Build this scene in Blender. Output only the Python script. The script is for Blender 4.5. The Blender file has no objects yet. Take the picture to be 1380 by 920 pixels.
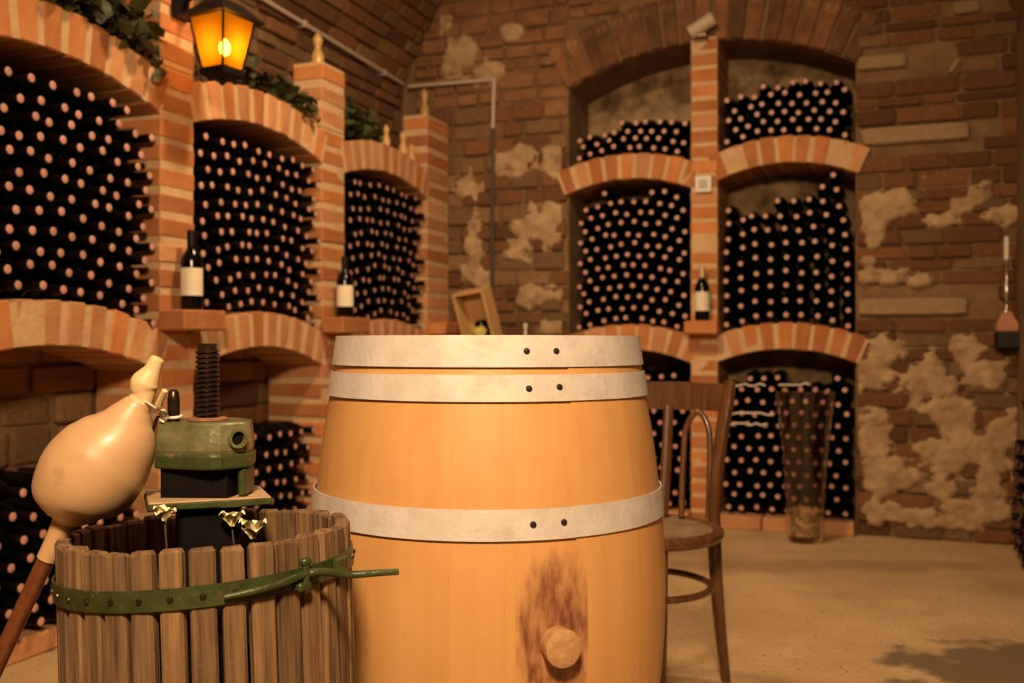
import bpy, bmesh, math, random
import numpy as np
from mathutils import Vector, Matrix, noise
random.seed(11)
S = bpy.context.scene
COL = S.collection
PI = math.pi
H = 0.937            # eye height
F = 1340.0           # focal length in pixels of the 1380 px wide frame

# ------------------------------------------------------------------ camera
cd = bpy.data.cameras.new('camera'); cam = bpy.data.objects.new('camera', cd); COL.objects.link(cam)
cam.location = (0, 0, H); cam.rotation_euler = (PI/2, 0, 0)
cd.sensor_width = 36; cd.lens = 36*F/1380; cd.shift_y = 3/1380
cd.clip_start = 0.05
cd.dof.use_dof = True; cd.dof.focus_distance = 1.47; cd.dof.aperture_fstop = 4.5
S.camera = cam
# ------------------------------------------------------------------ world, exposure
w = bpy.data.worlds.new('world'); S.world = w; w.use_nodes = True
w.node_tree.nodes['Background'].inputs[0].default_value = (1, .7, .4, 1)
w.node_tree.nodes['Background'].inputs[1].default_value = 0.0
S.view_settings.view_transform = 'Standard'; S.view_settings.look = 'None'
S.view_settings.gamma = 1; S.view_settings.exposure = 0.0
# ------------------------------------------------------------------ lamps of the cellar
def area(name, loc, target, size, power, col, spread=PI):
    l = bpy.data.lights.new(name, 'AREA'); l.shape = 'DISK'; l.size = size; l.energy = power
    l.color = col; l.spread = spread
    o = bpy.data.objects.new(name, l); COL.objects.link(o); o.location = loc
    o.rotation_euler = (Vector(target)-Vector(loc)).to_track_quat('-Z', 'Y').to_euler()
    return o
WARM = (1.0, .69, .40)
area('front_lamp', (-0.10, -0.45, 2.35), (-0.20, 2.4, 0.7), 0.36, 85, WARM, 2.6)
area('rack_lamp', (-0.05, 3.05, 3.05), (-0.05, 4.1, 0.6), 0.25, 41, WARM, 2.5)

# ------------------------------------------------------------------ helpers
WL = {}
def rnd(a, b): return random.uniform(a, b)
def P(px, py, D): return Vector((D*(px-690)/F, D, H-D*(py-463)/F))
class MB:
    def __init__(s): s.v = []; s.f = []; s.m = []; s.sm = []
    def add(s, vs, fs, mi=0, smooth=False):
        b = len(s.v); s.v += [Vector(v) for v in vs]
        for f in fs: s.f.append([i+b for i in f]); s.m.append(mi); s.sm.append(smooth)
        return s
    def xf(s, M): s.v = [M @ v for v in s.v]; return s
    def join(s, o, M=None):
        b = len(s.v); s.v += [(M @ v if M else v.copy()) for v in o.v]
        s.f += [[i+b for i in f] for f in o.f]; s.m += o.m; s.sm += o.sm; return s
    def mesh(s, name, mats, origin=(0, 0, 0)):
        me = bpy.data.meshes.new(name); o = Vector(origin)
        me.from_pydata([v-o for v in s.v], [], s.f)
        me.polygons.foreach_set('material_index', s.m); me.polygons.foreach_set('use_smooth', s.sm)
        for m in (mats if isinstance(mats, (list, tuple)) else [mats]): me.materials.append(m)
        me.update(); return me
def link(o, parent=None, wloc=(0, 0, 0), M=None):
    """place object at world loc (or world matrix M) below an unrotated parent"""
    COL.objects.link(o)
    pl = WL.get(parent.name, Vector()) if parent else Vector()
    if parent: o.parent = parent
    if M is not None:
        o.matrix_basis = Matrix.Translation(-pl) @ M; WL[o.name] = M.translation.copy()
    else:
        o.location = Vector(wloc)-pl; WL[o.name] = Vector(wloc)
    return o
def tag(o, label=None, cat=None, group=None, kind=None):
    if label: o['label'] = label
    if cat: o['category'] = cat
    if group: o['group'] = group
    if kind: o['kind'] = kind
    return o
def obj(name, mb, mats, parent=None, origin=None, recalc=True):
    if origin is None:
        xs = [v.x for v in mb.v]; ys = [v.y for v in mb.v]; zs = [v.z for v in mb.v]
        origin = Vector(((min(xs)+max(xs))/2, (min(ys)+max(ys))/2, min(zs)))
    me = mb.mesh(name, mats, origin)
    if recalc:
        bm = bmesh.new(); bm.from_mesh(me); bmesh.ops.recalc_face_normals(bm, faces=bm.faces); bm.to_mesh(me); bm.free()
        if any(mb.sm): me.set_sharp_from_angle(angle=math.radians(38))
    return link(bpy.data.objects.new(name, me), parent, origin)
def thing(name, loc, label, cat, group=None):
    o = bpy.data.objects.new(name, None); o.empty_display_size = .05
    link(o, None, loc); return tag(o, label, cat, group)
def inst(name, me, M, parent=None): return link(bpy.data.objects.new(name, me), parent, M=M)

def box(x0, x1, y0, y1, z0, z1):
    m = MB(); m.add([(x0,y0,z0),(x1,y0,z0),(x1,y1,z0),(x0,y1,z0),(x0,y0,z1),(x1,y0,z1),(x1,y1,z1),(x0,y1,z1)],
        [(0,3,2,1),(4,5,6,7),(0,1,5,4),(1,2,6,5),(2,3,7,6),(3,0,4,7)]); return m
def cbox(sx, sy, sz, c=.006, taper=1.0, jit=0.0):
    """chamfered block centred in x,y,z; taper widens x at the top"""
    bm = bmesh.new(); bmesh.ops.create_cube(bm, size=1)
    for v in bm.verts:
        k = taper if v.co.z > 0 else 1.0
        v.co = Vector((v.co.x*sx*k + rnd(-jit, jit), v.co.y*sy + rnd(-jit, jit), v.co.z*sz + rnd(-jit, jit)))
    bmesh.ops.bevel(bm, geom=list(bm.edges), offset=c, segments=1, affect='EDGES', profile=.5)
    m = MB(); bm.verts.index_update()
    m.add([v.co.copy() for v in bm.verts], [[v.index for v in f.verts] for f in bm.faces]); bm.free(); return m
def lathe(prof, n=16, smooth=True, mi=None):
    """prof list of (r, z[, material])"""
    m = MB(); vs = []; fs = []
    for p in prof:
        for k in range(n):
            a = 2*PI*k/n; vs.append((p[0]*math.cos(a), p[0]*math.sin(a), p[1]))
    m.add(vs, [])
    for i in range(len(prof)-1):
        idx = prof[i][2] if len(prof[i]) > 2 else 0
        for k in range(n):
            m.f.append([i*n+k, i*n+(k+1) % n, (i+1)*n+(k+1) % n, (i+1)*n+k]); m.m.append(idx); m.sm.append(smooth)
    m.f.append(list(range(n))[::-1]); m.m.append(0); m.sm.append(False)
    m.f.append([(len(prof)-1)*n+k for k in range(n)]); m.m.append(prof[-1][2] if len(prof[-1]) > 2 else 0); m.sm.append(False)
    return m
def catmull(pts, k=4):
    pts = [np.array(p, float) for p in pts]; out = []
    ext = [2*pts[0]-pts[1]]+pts+[2*pts[-1]-pts[-2]]
    for i in range(len(pts)-1):
        p0, p1, p2, p3 = ext[i:i+4]
        for j in range(k):
            t = j/k
            out.append(.5*((2*p1)+(-p0+p2)*t+(2*p0-5*p1+4*p2-p3)*t*t+(-p0+3*p1-3*p2+p3)*t**3))
    out.append(pts[-1]); return out
def tube(pts, r, n=10, closed=False, flat=None, smooth=4):
    """sweep through 3d pts; r a number or list; flat=(a,b) stretches the section"""
    N = len(pts); rs = r if isinstance(r, (list, tuple)) else [r]*N
    if smooth > 1 and not closed:
        q = catmull([tuple(p)+(rr,) for p, rr in zip(pts, rs)], smooth)
        pts = [Vector(a[:3]) for a in q]; rs = [float(a[3]) for a in q]
    else: pts = [Vector(p) for p in pts]
    N = len(pts); m = MB(); vs = []
    up = None
    for i, p in enumerate(pts):
        a = pts[i-1] if (i > 0 or closed) else p; b = pts[(i+1) % N] if (i < N-1 or closed) else p
        t = (b-a).normalized()
        if up is None:
            up = Vector((0, 0, 1)) if abs(t.z) < .9 else Vector((0, 1, 0))
        s = t.cross(up).normalized(); up = s.cross(t).normalized()
        fa, fb = flat if flat else (1, 1)
        for k in range(n):
            an = 2*PI*k/n; vs.append(p + (s*math.cos(an)*fa + up*math.sin(an)*fb)*rs[i])
    m.add(vs, [])
    for i in range(N if closed else N-1):
        j = (i+1) % N
        for k in range(n):
            m.f.append([i*n+k, i*n+(k+1) % n, j*n+(k+1) % n, j*n+k]); m.m.append(0); m.sm.append(True)
    if not closed:
        m.f.append(list(range(n))[::-1]); m.f.append([(N-1)*n+k for k in range(n)]); m.m += [0, 0]; m.sm += [False, False]
    return m
def T(x, y, z): return Matrix.Translation((x, y, z))
class Frame:
    def __init__(s, o, d, n):
        s.o = Vector((o[0], o[1], 0)); s.d = Vector((d[0], d[1], 0)).normalized(); s.n = Vector((n[0], n[1], 0)).normalized()
    def p(s, u, n, z): return s.o + s.d*u + s.n*n + Vector((0, 0, z))
    def M(s, u, n, z, ang=0.0):
        """local x along wall (turned by ang in the wall plane), local y out of the wall, local z up"""
        X = s.d*math.cos(ang) + Vector((0, 0, math.sin(ang))); Y = s.n
        Z = X.cross(Y); 
        if Z.z < 0: Z = -Z
        m = Matrix((X, Y, Z)).transposed().to_4x4(); m.translation = s.p(u, n, z); return m
    def box(s, u0, u1, n0, n1, z0, z1):
        m = MB(); m.add([s.p(u, n, z) for z in (z0, z1) for (u, n) in ((u0,n0),(u1,n0),(u1,n1),(u0,n1))],
            [(0,3,2,1),(4,5,6,7),(0,1,5,4),(1,2,6,5),(2,3,7,6),(3,0,4,7)]); return m
L0 = (-.3537*3.38, 3.38)
FL = Frame(L0, (.3725, 1), (1, -.3725))          # left rack front plane, u runs away from the camera
FB = Frame((0, 5.5), (1, -.38), (-.38, -1))      # back wall front plane, u runs to the right
FR = Frame(L0, (.3725, 1), (-1, .3725))          # for the right wall (n measured the other way)
WN = 2.884                                       # distance of the right wall from the left rack plane
DEP = .28                                        # depth of left bays

# ------------------------------------------------------------------ materials
def mat(name, c1, c2=None, scale=(8, 8, 8), detail=4, rough=.7, metal=0., bump=0., bscale=40, rand=0., c3=None, c3s=3, c3t=(.55, .65), spec=.5, coat=0.):
    m = bpy.data.materials.new(name); m.use_nodes = True; nt = m.node_tree; N = nt.nodes; K = nt.links
    b = N['Principled BSDF']; b.inputs['Roughness'].default_value = rough; b.inputs['Metallic'].default_value = metal
    b.inputs['Specular IOR Level'].default_value = spec; b.inputs['Coat Weight'].default_value = coat
    tc = N.new('ShaderNodeTexCoord'); mp = N.new('ShaderNodeMapping'); K.new(tc.outputs['Object'], mp.inputs[0])
    mp.inputs['Scale'].default_value = scale
    oi = N.new('ShaderNodeObjectInfo')
    if rand:
        cmb = N.new('ShaderNodeVectorMath'); cmb.operation = 'SCALE'; cmb.inputs[0].default_value = (37, 17, 29)
        K.new(oi.outputs['Random'], cmb.inputs['Scale']); K.new(cmb.outputs[0], mp.inputs['Location'])
    nz = N.new('ShaderNodeTexNoise'); nz.inputs['Scale'].default_value = 1; nz.inputs['Detail'].default_value = detail; nz.inputs['Roughness'].default_value = .6
    K.new(mp.outputs[0], nz.inputs['Vector'])
    rp = N.new('ShaderNodeValToRGB'); K.new(nz.outputs['Fac'], rp.inputs[0])
    rp.color_ramp.elements[0].position = .32; rp.color_ramp.elements[1].position = .68
    rp.color_ramp.elements[0].color = (*c1, 1); rp.color_ramp.elements[1].color = (*(c2 or c1), 1)
    out = rp.outputs[0]
    if c3:
        n2 = N.new('ShaderNodeTexNoise'); n2.inputs['Scale'].default_value = c3s; n2.inputs['Detail'].default_value = 6; n2.inputs['Roughness'].default_value = .65
        K.new(tc.outputs['Object'], n2.inputs['Vector'])
        r2 = N.new('ShaderNodeValToRGB'); K.new(n2.outputs['Fac'], r2.inputs[0])
        r2.color_ramp.elements[0].position = c3t[0]; r2.color_ramp.elements[1].position = c3t[1]
        mx = N.new('ShaderNodeMix'); mx.data_type = 'RGBA'; K.new(r2.outputs[0], mx.inputs[0]); K.new(out, mx.inputs[6]); mx.inputs[7].default_value = (*c3, 1)
        out = mx.outputs[2]
    if rand:
        mr = N.new('ShaderNodeMapRange'); K.new(oi.outputs['Random'], mr.inputs[0]); mr.inputs[3].default_value = 1-rand; mr.inputs[4].default_value = 1+rand*.6
        vm = N.new('ShaderNodeVectorMath'); vm.operation = 'SCALE'; K.new(out, vm.inputs[0]); K.new(mr.outputs[0], vm.inputs['Scale']); out = vm.outputs[0]
    K.new(out, b.inputs['Base Color'])
    if bump:
        n3 = N.new('ShaderNodeTexNoise'); n3.inputs['Scale'].default_value = bscale; n3.inputs['Detail'].default_value = 5
        K.new(mp.outputs[0] if scale[0] != scale[2] else tc.outputs['Object'], n3.inputs['Vector'])
        if scale[0] != scale[2]: n3.inputs['Scale'].default_value = 1.5
        bp = N.new('ShaderNodeBump'); bp.inputs['Strength'].default_value = bump; bp.inputs['Distance'].default_value = .01
        K.new(n3.outputs['Fac'], bp.inputs['Height']); K.new(bp.outputs[0], b.inputs['Normal'])
    m['out'] = 1; return m
M_BRICK = mat('rack_brick', (.43,.145,.038), (.53,.215,.072), (9,9,9), rough=.8, bump=.35, bscale=60, rand=.28)
M_BRICKP = mat('pale_rack_brick', (.47,.205,.08), (.55,.275,.12), (9,9,9), rough=.8, bump=.35, bscale=60, rand=.18)
M_MORTAR = mat('mortar', (.52,.325,.16), (.62,.41,.22), (14,14,14), rough=.9, bump=.4, bscale=70)
M_OLDBRICK = mat('old_brick', (.13,.050,.017), (.235,.098,.036), (12,12,12), rough=.85, bump=.6, bscale=45, rand=.45, c3=(.32,.20,.10), c3s=9, c3t=(.60,.72))
M_OLDBRICKJ = mat('old_brick_joined', (.15,.065,.024), (.30,.14,.058), (5,5,14), rough=.85, bump=.6, bscale=45, c3=(.32,.20,.10), c3s=6, c3t=(.58,.70))
M_STONE = mat('rubble_stone', (.17,.09,.038), (.28,.16,.072), (9,9,9), rough=.85, bump=.7, bscale=35, rand=.3)
M_PALESTONE = mat('pale_stone', (.34,.22,.11), (.48,.33,.18), (14,14,14), rough=.85, bump=.9, bscale=30)
M_OLDMORTAR = mat('old_mortar', (.14,.075,.032), (.24,.14,.065), (7,7,7), rough=.95, bump=.8, bscale=30)
M_PLASTER = mat('plaster', (.26,.16,.075), (.50,.34,.18), (12,12,12), rough=.9, bump=.8, bscale=28, c3=(.30,.17,.07), c3s=6, c3t=(.60,.75))
M_BACKPLASTER = mat('niche_plaster', (.10,.06,.026), (.44,.29,.15), (8,8,8), rough=.9, bump=.6, bscale=20, c3=(.10,.05,.02), c3s=2.5, c3t=(.55,.7))
M_VAULT = mat('vault', (.17,.085,.035), (.26,.14,.06), (3,3,3), rough=.95, bump=.8, bscale=14)
M_GLASSB = mat('bottle_glass', (.002,.0022,.0015), rough=.16, spec=.30)
M_CAPTOP = mat('capsule_top', (.52,.25,.20), (.64,.36,.28), (90,90,90), rough=.5, rand=.15)
M_CAPSIDE = mat('capsule_side', (.008,.003,.003), rough=.45, spec=.2)
M_LABEL = mat('paper_label', (.74,.64,.48), (.80,.70,.54), (30,30,30), rough=.7)
M_GOLDCAP = mat('gold_capsule', (.55,.40,.20), rough=.4, metal=.3)
M_HOOP = mat('hoop_steel', (.54,.48,.43), (.69,.63,.57), (14,14,14), rough=.62, metal=.08, bump=.12, bscale=90, c3=(.46,.38,.28), c3s=11, c3t=(.60,.80))
M_RIVET = mat('rivet_iron', (.035,.025,.02), rough=.45, metal=.5)
M_HEADWOOD = mat('barrel_head_wood', (.55,.30,.12), (.62,.36,.16), (30,3,30), rough=.6)
M_BUNG = mat('bung_wood', (.42,.22,.09), (.55,.31,.14), (60,60,60), rough=.75, bump=.3, bscale=90)
M_SLAT = mat('weathered_slat', (.085,.043,.016), (.26,.145,.060), (80,80,5), rough=.8, bump=.5, rand=.25, c3=(.33,.22,.13), c3s=30, c3t=(.60,.75))
M_GREEN = mat('green_paint', (.028,.038,.010), (.055,.070,.020), (25,25,25), rough=.42, metal=.1, bump=.25, bscale=70, c3=(.16,.09,.04), c3s=38, c3t=(.60,.68))
M_GREENL = mat('highlit_cast_paint', (.070,.078,.026), (.25,.24,.12), (14,14,14), rough=.30, metal=.25, bump=.25, bscale=60, c3=(.22,.15,.07), c3s=40, c3t=(.63,.70))  # casting's green paint, its cream reflections lightened into the colour
M_IRON = mat('dark_iron', (.03,.018,.012), (.08,.048,.032), (40,40,40), rough=.30, metal=.7)
M_BLACKWOOD = mat('black_block', (.003,.002,.0015), (.007,.005,.004), (30,30,30), rough=.7, spec=.1)
M_RUST = mat('rust', (.20,.075,.03), (.30,.13,.06), (60,60,60), rough=.7)
M_PLATEWOOD = mat('plate_wood', (.36,.22,.11), (.50,.34,.19), (10,60,60), rough=.7, bump=.3)
M_GOURD = mat('gourd_skin', (.50,.305,.155), (.56,.355,.19), (6,6,6), rough=.40, bump=.03, bscale=30, c3=(.46,.25,.10), c3s=9, c3t=(.58,.78), coat=.15)
def blemish(m, c, rad, col):
    nt = m.node_tree; N = nt.nodes; K = nt.links; b = N['Principled BSDF']; src = b.inputs['Base Color'].links[0].from_socket
    tc = N.new('ShaderNodeTexCoord'); v = N.new('ShaderNodeVectorMath'); v.operation = 'DISTANCE'; K.new(tc.outputs['Object'], v.inputs[0]); v.inputs[1].default_value = c
    nz = N.new('ShaderNodeTexNoise'); nz.inputs['Scale'].default_value = 90; nz.inputs['Detail'].default_value = 5; K.new(tc.outputs['Object'], nz.inputs['Vector'])
    ma = N.new('ShaderNodeMath'); ma.operation = 'MULTIPLY_ADD'; K.new(nz.outputs['Fac'], ma.inputs[0]); ma.inputs[1].default_value = rad*1.6; K.new(v.outputs['Value'], ma.inputs[2])
    mr = N.new('ShaderNodeMapRange'); K.new(ma.outputs[0], mr.inputs[0]); mr.inputs[1].default_value = rad*1.1; mr.inputs[2].default_value = rad*2.2; mr.inputs[3].default_value = .6; mr.inputs[4].default_value = 0
    mx = N.new('ShaderNodeMix'); mx.data_type = 'RGBA'; K.new(mr.outputs[0], mx.inputs[0]); K.new(src, mx.inputs[6]); mx.inputs[7].default_value = (*col, 1); K.new(mx.outputs[2], b.inputs['Base Color'])
M_GOURDTIP = mat('gourd_tip', (.64,.46,.23), (.70,.52,.28), (20,20,20), rough=.5)
M_TUBE = mat('brown_tube', (.11,.03,.012), (.17,.055,.02), (60,60,60), rough=.3)
M_STRING = mat('white_string', (.78,.72,.58), rough=.8)
M_CREAM = mat('cream_petal', (.80,.72,.42), (.86,.80,.55), (40,40,40), rough=.7)
M_STEMB = mat('dry_stem', (.08,.04,.02), rough=.8)
M_CHAIR = mat('chair_wood', (.065,.025,.009), (.15,.062,.022), (60,60,6), rough=.30, bump=.1, coat=.2)
M_SEAT = mat('chair_seat', (.12,.07,.035), (.24,.15,.08), (14,14,14), rough=.5)
M_BLACKMETAL = mat('black_metal', (.012,.008,.006), rough=.5, metal=.6)
M_PIPE = mat('grey_pipe', (.50,.40,.32), rough=.5)
M_PIPED = mat('dark_conduit', (.06,.04,.03), rough=.6)
M_LEAF = mat('ivy_leaf', (.012,.016,.005), (.085,.09,.028), (25,25,25), rough=.5)
M_AMBERTHING = mat('amber_glaze', (.42,.25,.07), (.55,.36,.12), (20,20,20), rough=.3)
M_CRATE = mat('crate_wood', (.50,.28,.10), (.62,.37,.15), (40,40,5), rough=.6)
M_CORK = mat('cork', (.50,.30,.13), (.62,.40,.19), (80,80,80), rough=.9, rand=.5)
M_WHITE = mat('white_plastic', (.74,.68,.58), rough=.5)
M_GREY = mat('grey_face', (.42,.38,.32), rough=.5)
M_CANDLE = mat('candle_wax', (.70,.62,.50), rough=.5)
M_SILVER = mat('silver_metal', (.6,.55,.48), rough=.25, metal=.9)
M_TERRA = mat('terracotta', (.40,.17,.09), (.46,.21,.11), (30,30,30), rough=.8)
M_YELLOW = mat('yellow_cap', (.55,.48,.12), rough=.4)
M_TIN = mat('pale_tin', (.46,.38,.25), (.56,.47,.32), (30,30,30), rough=.5)
M_TABLE = mat('table_wood', (.16,.08,.035), (.24,.13,.06), (20,3,20), rough=.5)

def floor_mat():
    m = mat('cellar_floor', (.40,.25,.115), (.58,.39,.20), (2.2,2.2,2.2), detail=9, rough=.75, bump=.5, bscale=45)
    nt = m.node_tree; N = nt.nodes; K = nt.links; b = N['Principled BSDF']
    src = b.inputs['Base Color'].links[0].from_socket
    tc = N.new('ShaderNodeTexCoord')
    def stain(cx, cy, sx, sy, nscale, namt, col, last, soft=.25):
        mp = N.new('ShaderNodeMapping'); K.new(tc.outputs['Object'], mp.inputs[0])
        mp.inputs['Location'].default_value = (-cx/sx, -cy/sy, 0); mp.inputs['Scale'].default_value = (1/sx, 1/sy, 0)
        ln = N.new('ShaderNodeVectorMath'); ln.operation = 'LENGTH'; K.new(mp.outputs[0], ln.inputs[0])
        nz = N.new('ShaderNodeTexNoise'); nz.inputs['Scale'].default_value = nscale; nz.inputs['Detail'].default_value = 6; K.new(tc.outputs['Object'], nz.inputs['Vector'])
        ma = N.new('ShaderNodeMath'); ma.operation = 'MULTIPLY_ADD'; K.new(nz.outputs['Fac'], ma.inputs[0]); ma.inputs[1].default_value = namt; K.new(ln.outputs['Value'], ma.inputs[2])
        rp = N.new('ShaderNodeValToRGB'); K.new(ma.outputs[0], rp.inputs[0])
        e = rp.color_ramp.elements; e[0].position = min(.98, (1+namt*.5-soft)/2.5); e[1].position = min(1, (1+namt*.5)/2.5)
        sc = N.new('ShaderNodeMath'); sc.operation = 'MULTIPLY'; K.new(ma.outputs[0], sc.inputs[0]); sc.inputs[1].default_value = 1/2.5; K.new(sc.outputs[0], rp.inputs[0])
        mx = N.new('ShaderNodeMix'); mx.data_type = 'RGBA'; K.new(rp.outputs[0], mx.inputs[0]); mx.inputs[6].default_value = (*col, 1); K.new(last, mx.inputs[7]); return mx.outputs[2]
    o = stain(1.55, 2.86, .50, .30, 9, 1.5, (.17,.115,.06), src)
    o = stain(1.30, 4.2, 1.1, .16, 6, 1.3, (.36,.22,.10), o, .6)
    vo = N.new('ShaderNodeTexNoise'); vo.inputs['Scale'].default_value = 55; vo.inputs['Detail'].default_value = 2; K.new(tc.outputs['Object'], vo.inputs['Vector'])
    rp = N.new('ShaderNodeValToRGB'); K.new(vo.outputs['Fac'], rp.inputs[0]); rp.color_ramp.elements[0].position = .64; rp.color_ramp.elements[1].position = .70
    mx = N.new('ShaderNodeMix'); mx.data_type = 'RGBA'; K.new(rp.outputs[0], mx.inputs[0]); K.new(o, mx.inputs[6]); mx.inputs[7].default_value = (.22,.13,.06,1)
    K.new(mx.outputs[2], b.inputs['Base Color']); return m
M_FLOOR = floor_mat()

BUNG = Vector((.353 and math.sin(.354)*.346, -math.cos(.354)*.346, .446))
def stave_mat(stained):
    m = mat('bung_stave_oak' if stained else 'barrel_oak', (.60,.31,.105), (.67,.365,.13), (26,26,1.0), detail=6, rough=.42, bump=.06, rand=0,
            c3=(.56,.275,.09), c3s=3.2, c3t=(.50,.80), coat=.06)
    nt = m.node_tree; N = nt.nodes; K = nt.links; b = N['Principled BSDF']; src = b.inputs['Base Color'].links[0].from_socket
    tc = N.new('ShaderNodeTexCoord')
    if stained:
        mp = N.new('ShaderNodeMapping'); K.new(tc.outputs['Object'], mp.inputs[0])
        sx, sz = .066, .125; c = (BUNG.x+.0, BUNG.y, BUNG.z+.012)
        mp.inputs['Scale'].default_value = (1/sx, 1/(sx*2), 1/sz); mp.inputs['Location'].default_value = (-c[0]/sx, -c[1]/(sx*2), -c[2]/sz)
        ln = N.new('ShaderNodeVectorMath'); ln.operation = 'LENGTH'; K.new(mp.outputs[0], ln.inputs[0])
        m2 = N.new('ShaderNodeMapping'); K.new(tc.outputs['Object'], m2.inputs[0]); m2.inputs['Scale'].default_value = (70, 70, 24)
        nz = N.new('ShaderNodeTexNoise'); nz.inputs['Scale'].default_value = 1; nz.inputs['Detail'].default_value = 6; K.new(m2.outputs[0], nz.inputs['Vector'])
        ma = N.new('ShaderNodeMath'); ma.operation = 'MULTIPLY_ADD'; K.new(nz.outputs['Fac'], ma.inputs[0]); ma.inputs[1].default_value = .75; K.new(ln.outputs['Value'], ma.inputs[2])
        rp = N.new('ShaderNodeValToRGB'); K.new(ma.outputs[0], rp.inputs[0]); e = rp.color_ramp.elements
        sc = N.new('ShaderNodeMath'); sc.operation = 'MULTIPLY'; K.new(ma.outputs[0], sc.inputs[0]); sc.inputs[1].default_value = .5; K.new(sc.outputs[0], rp.inputs[0])
        e[0].position = .40; e[0].color = (.17,.05,.022,1); e[1].position = .72; e[1].color = (1,1,1,1)
        k = rp.color_ramp.elements.new(.52); k.color = (.42,.20,.10,1); k = rp.color_ramp.elements.new(.62); k.color = (.72,.50,.34,1)
        fr = N.new('ShaderNodeValToRGB'); K.new(sc.outputs[0], fr.inputs[0]); fr.color_ramp.elements[0].position = .56; fr.color_ramp.elements[1].position = .78
        fr.color_ramp.elements[0].color = (1,1,1,1); fr.color_ramp.elements[1].color = (0,0,0,1)
        n5 = N.new('ShaderNodeTexNoise'); n5.inputs['Scale'].default_value = .9; n5.inputs['Detail'].default_value = 6; K.new(m2.outputs[0], n5.inputs['Vector'])
        r5 = N.new('ShaderNodeValToRGB'); K.new(n5.outputs['Fac'], r5.inputs[0]); r5.color_ramp.elements[0].position = .35; r5.color_ramp.elements[1].position = .7
        r5.color_ramp.elements[0].color = (.19,.065,.026,1); r5.color_ramp.elements[1].color = (.52,.25,.115,1)
        ml = N.new('ShaderNodeMix'); ml.data_type = 'RGBA'; K.new(fr.outputs[0], ml.inputs[0]); K.new(src, ml.inputs[6]); K.new(r5.outputs[0], ml.inputs[7])
        K.new(ml.outputs[2], b.inputs['Base Color'])
    return m
M_OAK = stave_mat(False); M_OAKS = stave_mat(True)
def glass_mat():
    m = bpy.data.materials.new('clear_glass'); m.use_nodes = True; b = m.node_tree.nodes['Principled BSDF']
    b.inputs['Transmission Weight'].default_value = 1; b.inputs['Roughness'].default_value = .04; b.inputs['IOR'].default_value = 1.45
    b.inputs['Base Color'].default_value = (.96,.93,.86,1); return m
M_CLEAR = glass_mat()
def pane_mat():
    m = bpy.data.materials.new('amber_pane'); m.use_nodes = True; nt = m.node_tree; N = nt.nodes; K = nt.links; N.clear()
    o = N.new('ShaderNodeOutputMaterial'); t = N.new('ShaderNodeBsdfTransparent'); t.inputs[0].default_value = (1,.55,.08,1)
    tr = N.new('ShaderNodeBsdfTranslucent'); tr.inputs[0].default_value = (.42,.14,.003,1); mx = N.new('ShaderNodeMixShader'); mx.inputs[0].default_value = .72
    K.new(t.outputs[0], mx.inputs[1]); K.new(tr.outputs[0], mx.inputs[2]); K.new(mx.outputs[0], o.inputs[0]); return m
M_PANE = pane_mat()
def emit_mat(name, c, s):
    m = bpy.data.materials.new(name); m.use_nodes = True; b = m.node_tree.nodes['Principled BSDF']
    b.inputs['Emission Color'].default_value = (*c, 1); b.inputs['Emission Strength'].default_value = s; b.inputs['Base Color'].default_value = (*c, 1); return m
M_BULB = emit_mat('bulb_glow', (1,.80,.42), 60)

# ------------------------------------------------------------------ the setting
def struct(name, mb, m): o = obj(name, mb, m); o['kind'] = 'structure'; return o
fl = MB(); fl.add([FL.p(u, n, z) for z in (-.15, 0) for (u, n) in ((-5.0,-.6),(3.0,-.6),(3.0,5.3),(-5.0,5.3))],
    [(0,3,2,1),(4,5,6,7),(0,1,5,4),(1,2,6,5),(2,3,7,6),(3,0,4,7)])
ob = obj('floor', fl, M_FLOOR, origin=(0, 0, 0)); ob['kind'] = 'structure'
# unit stones with shared meshes
UNIT = {}
def unit_blocks(key, m, n=7, c=.09, jit=.03):
    if key not in UNIT:
        UNIT[key] = [cbox(1, 1, 1, c, 1, jit).mesh(key, m) for _ in range(n)]
    return UNIT[key]
def masonry(parent, fr, u0, u1, z0, z1, nface, ok, pick, ch=(.060,.085), bl=(.13,.27), depth=.09, gap=.011, name='brick', budget=300, clip=None):
    """uneven courses of separate bricks and stones; the first `budget` are objects, the others one joined part"""
    z = z0; k = 0; rest = MB(); rm = None
    while z < z1:
        h = rnd(*ch); u = u0 + rnd(-.12, 0); 
        while u < u1:
            l = rnd(*bl)
            a, b = max(u, u0), min(u+l, u1)
            if clip: a, b = clip(a, b, z+h/2)
            if b-a > .035 and ok((a+b)/2, z+h/2, b-a, h):
                key, m = pick((a+b)/2, z+h/2)
                pr = rnd(-.012, .012)
                M = fr.M((a+b)/2, nface-depth/2+pr, z+h/2, rnd(-.012, .012)) @ Matrix.Diagonal((b-a-gap, depth, h-gap, 1))
                me = random.choice(unit_blocks(key, m))
                if k < budget: inst(name, me, M, parent)
                else:
                    b0 = len(rest.v); rest.v += [M @ v.co for v in me.vertices]
                    for f in me.polygons: rest.f.append([i+b0 for i in f.vertices]); rest.m.append(0); rest.sm.append(False)
                    rm = m
                k += 1
            u += l
        z += h
    if rest.v: tag(obj('far_bricks', rest, M_OLDBRICKJ, parent), kind='stuff')
    return min(k, budget)
def arcz(u, u0, u1, zs, zc):
    """height of a segmental arch line between springing zs and crown zc"""
    h = (u1-u0)/2; r = zc-zs; R = (h*h+r*r)/(2*r); x = u-(u0+u1)/2
    return zc-R+math.sqrt(max(R*R-x*x, 0))

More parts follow.
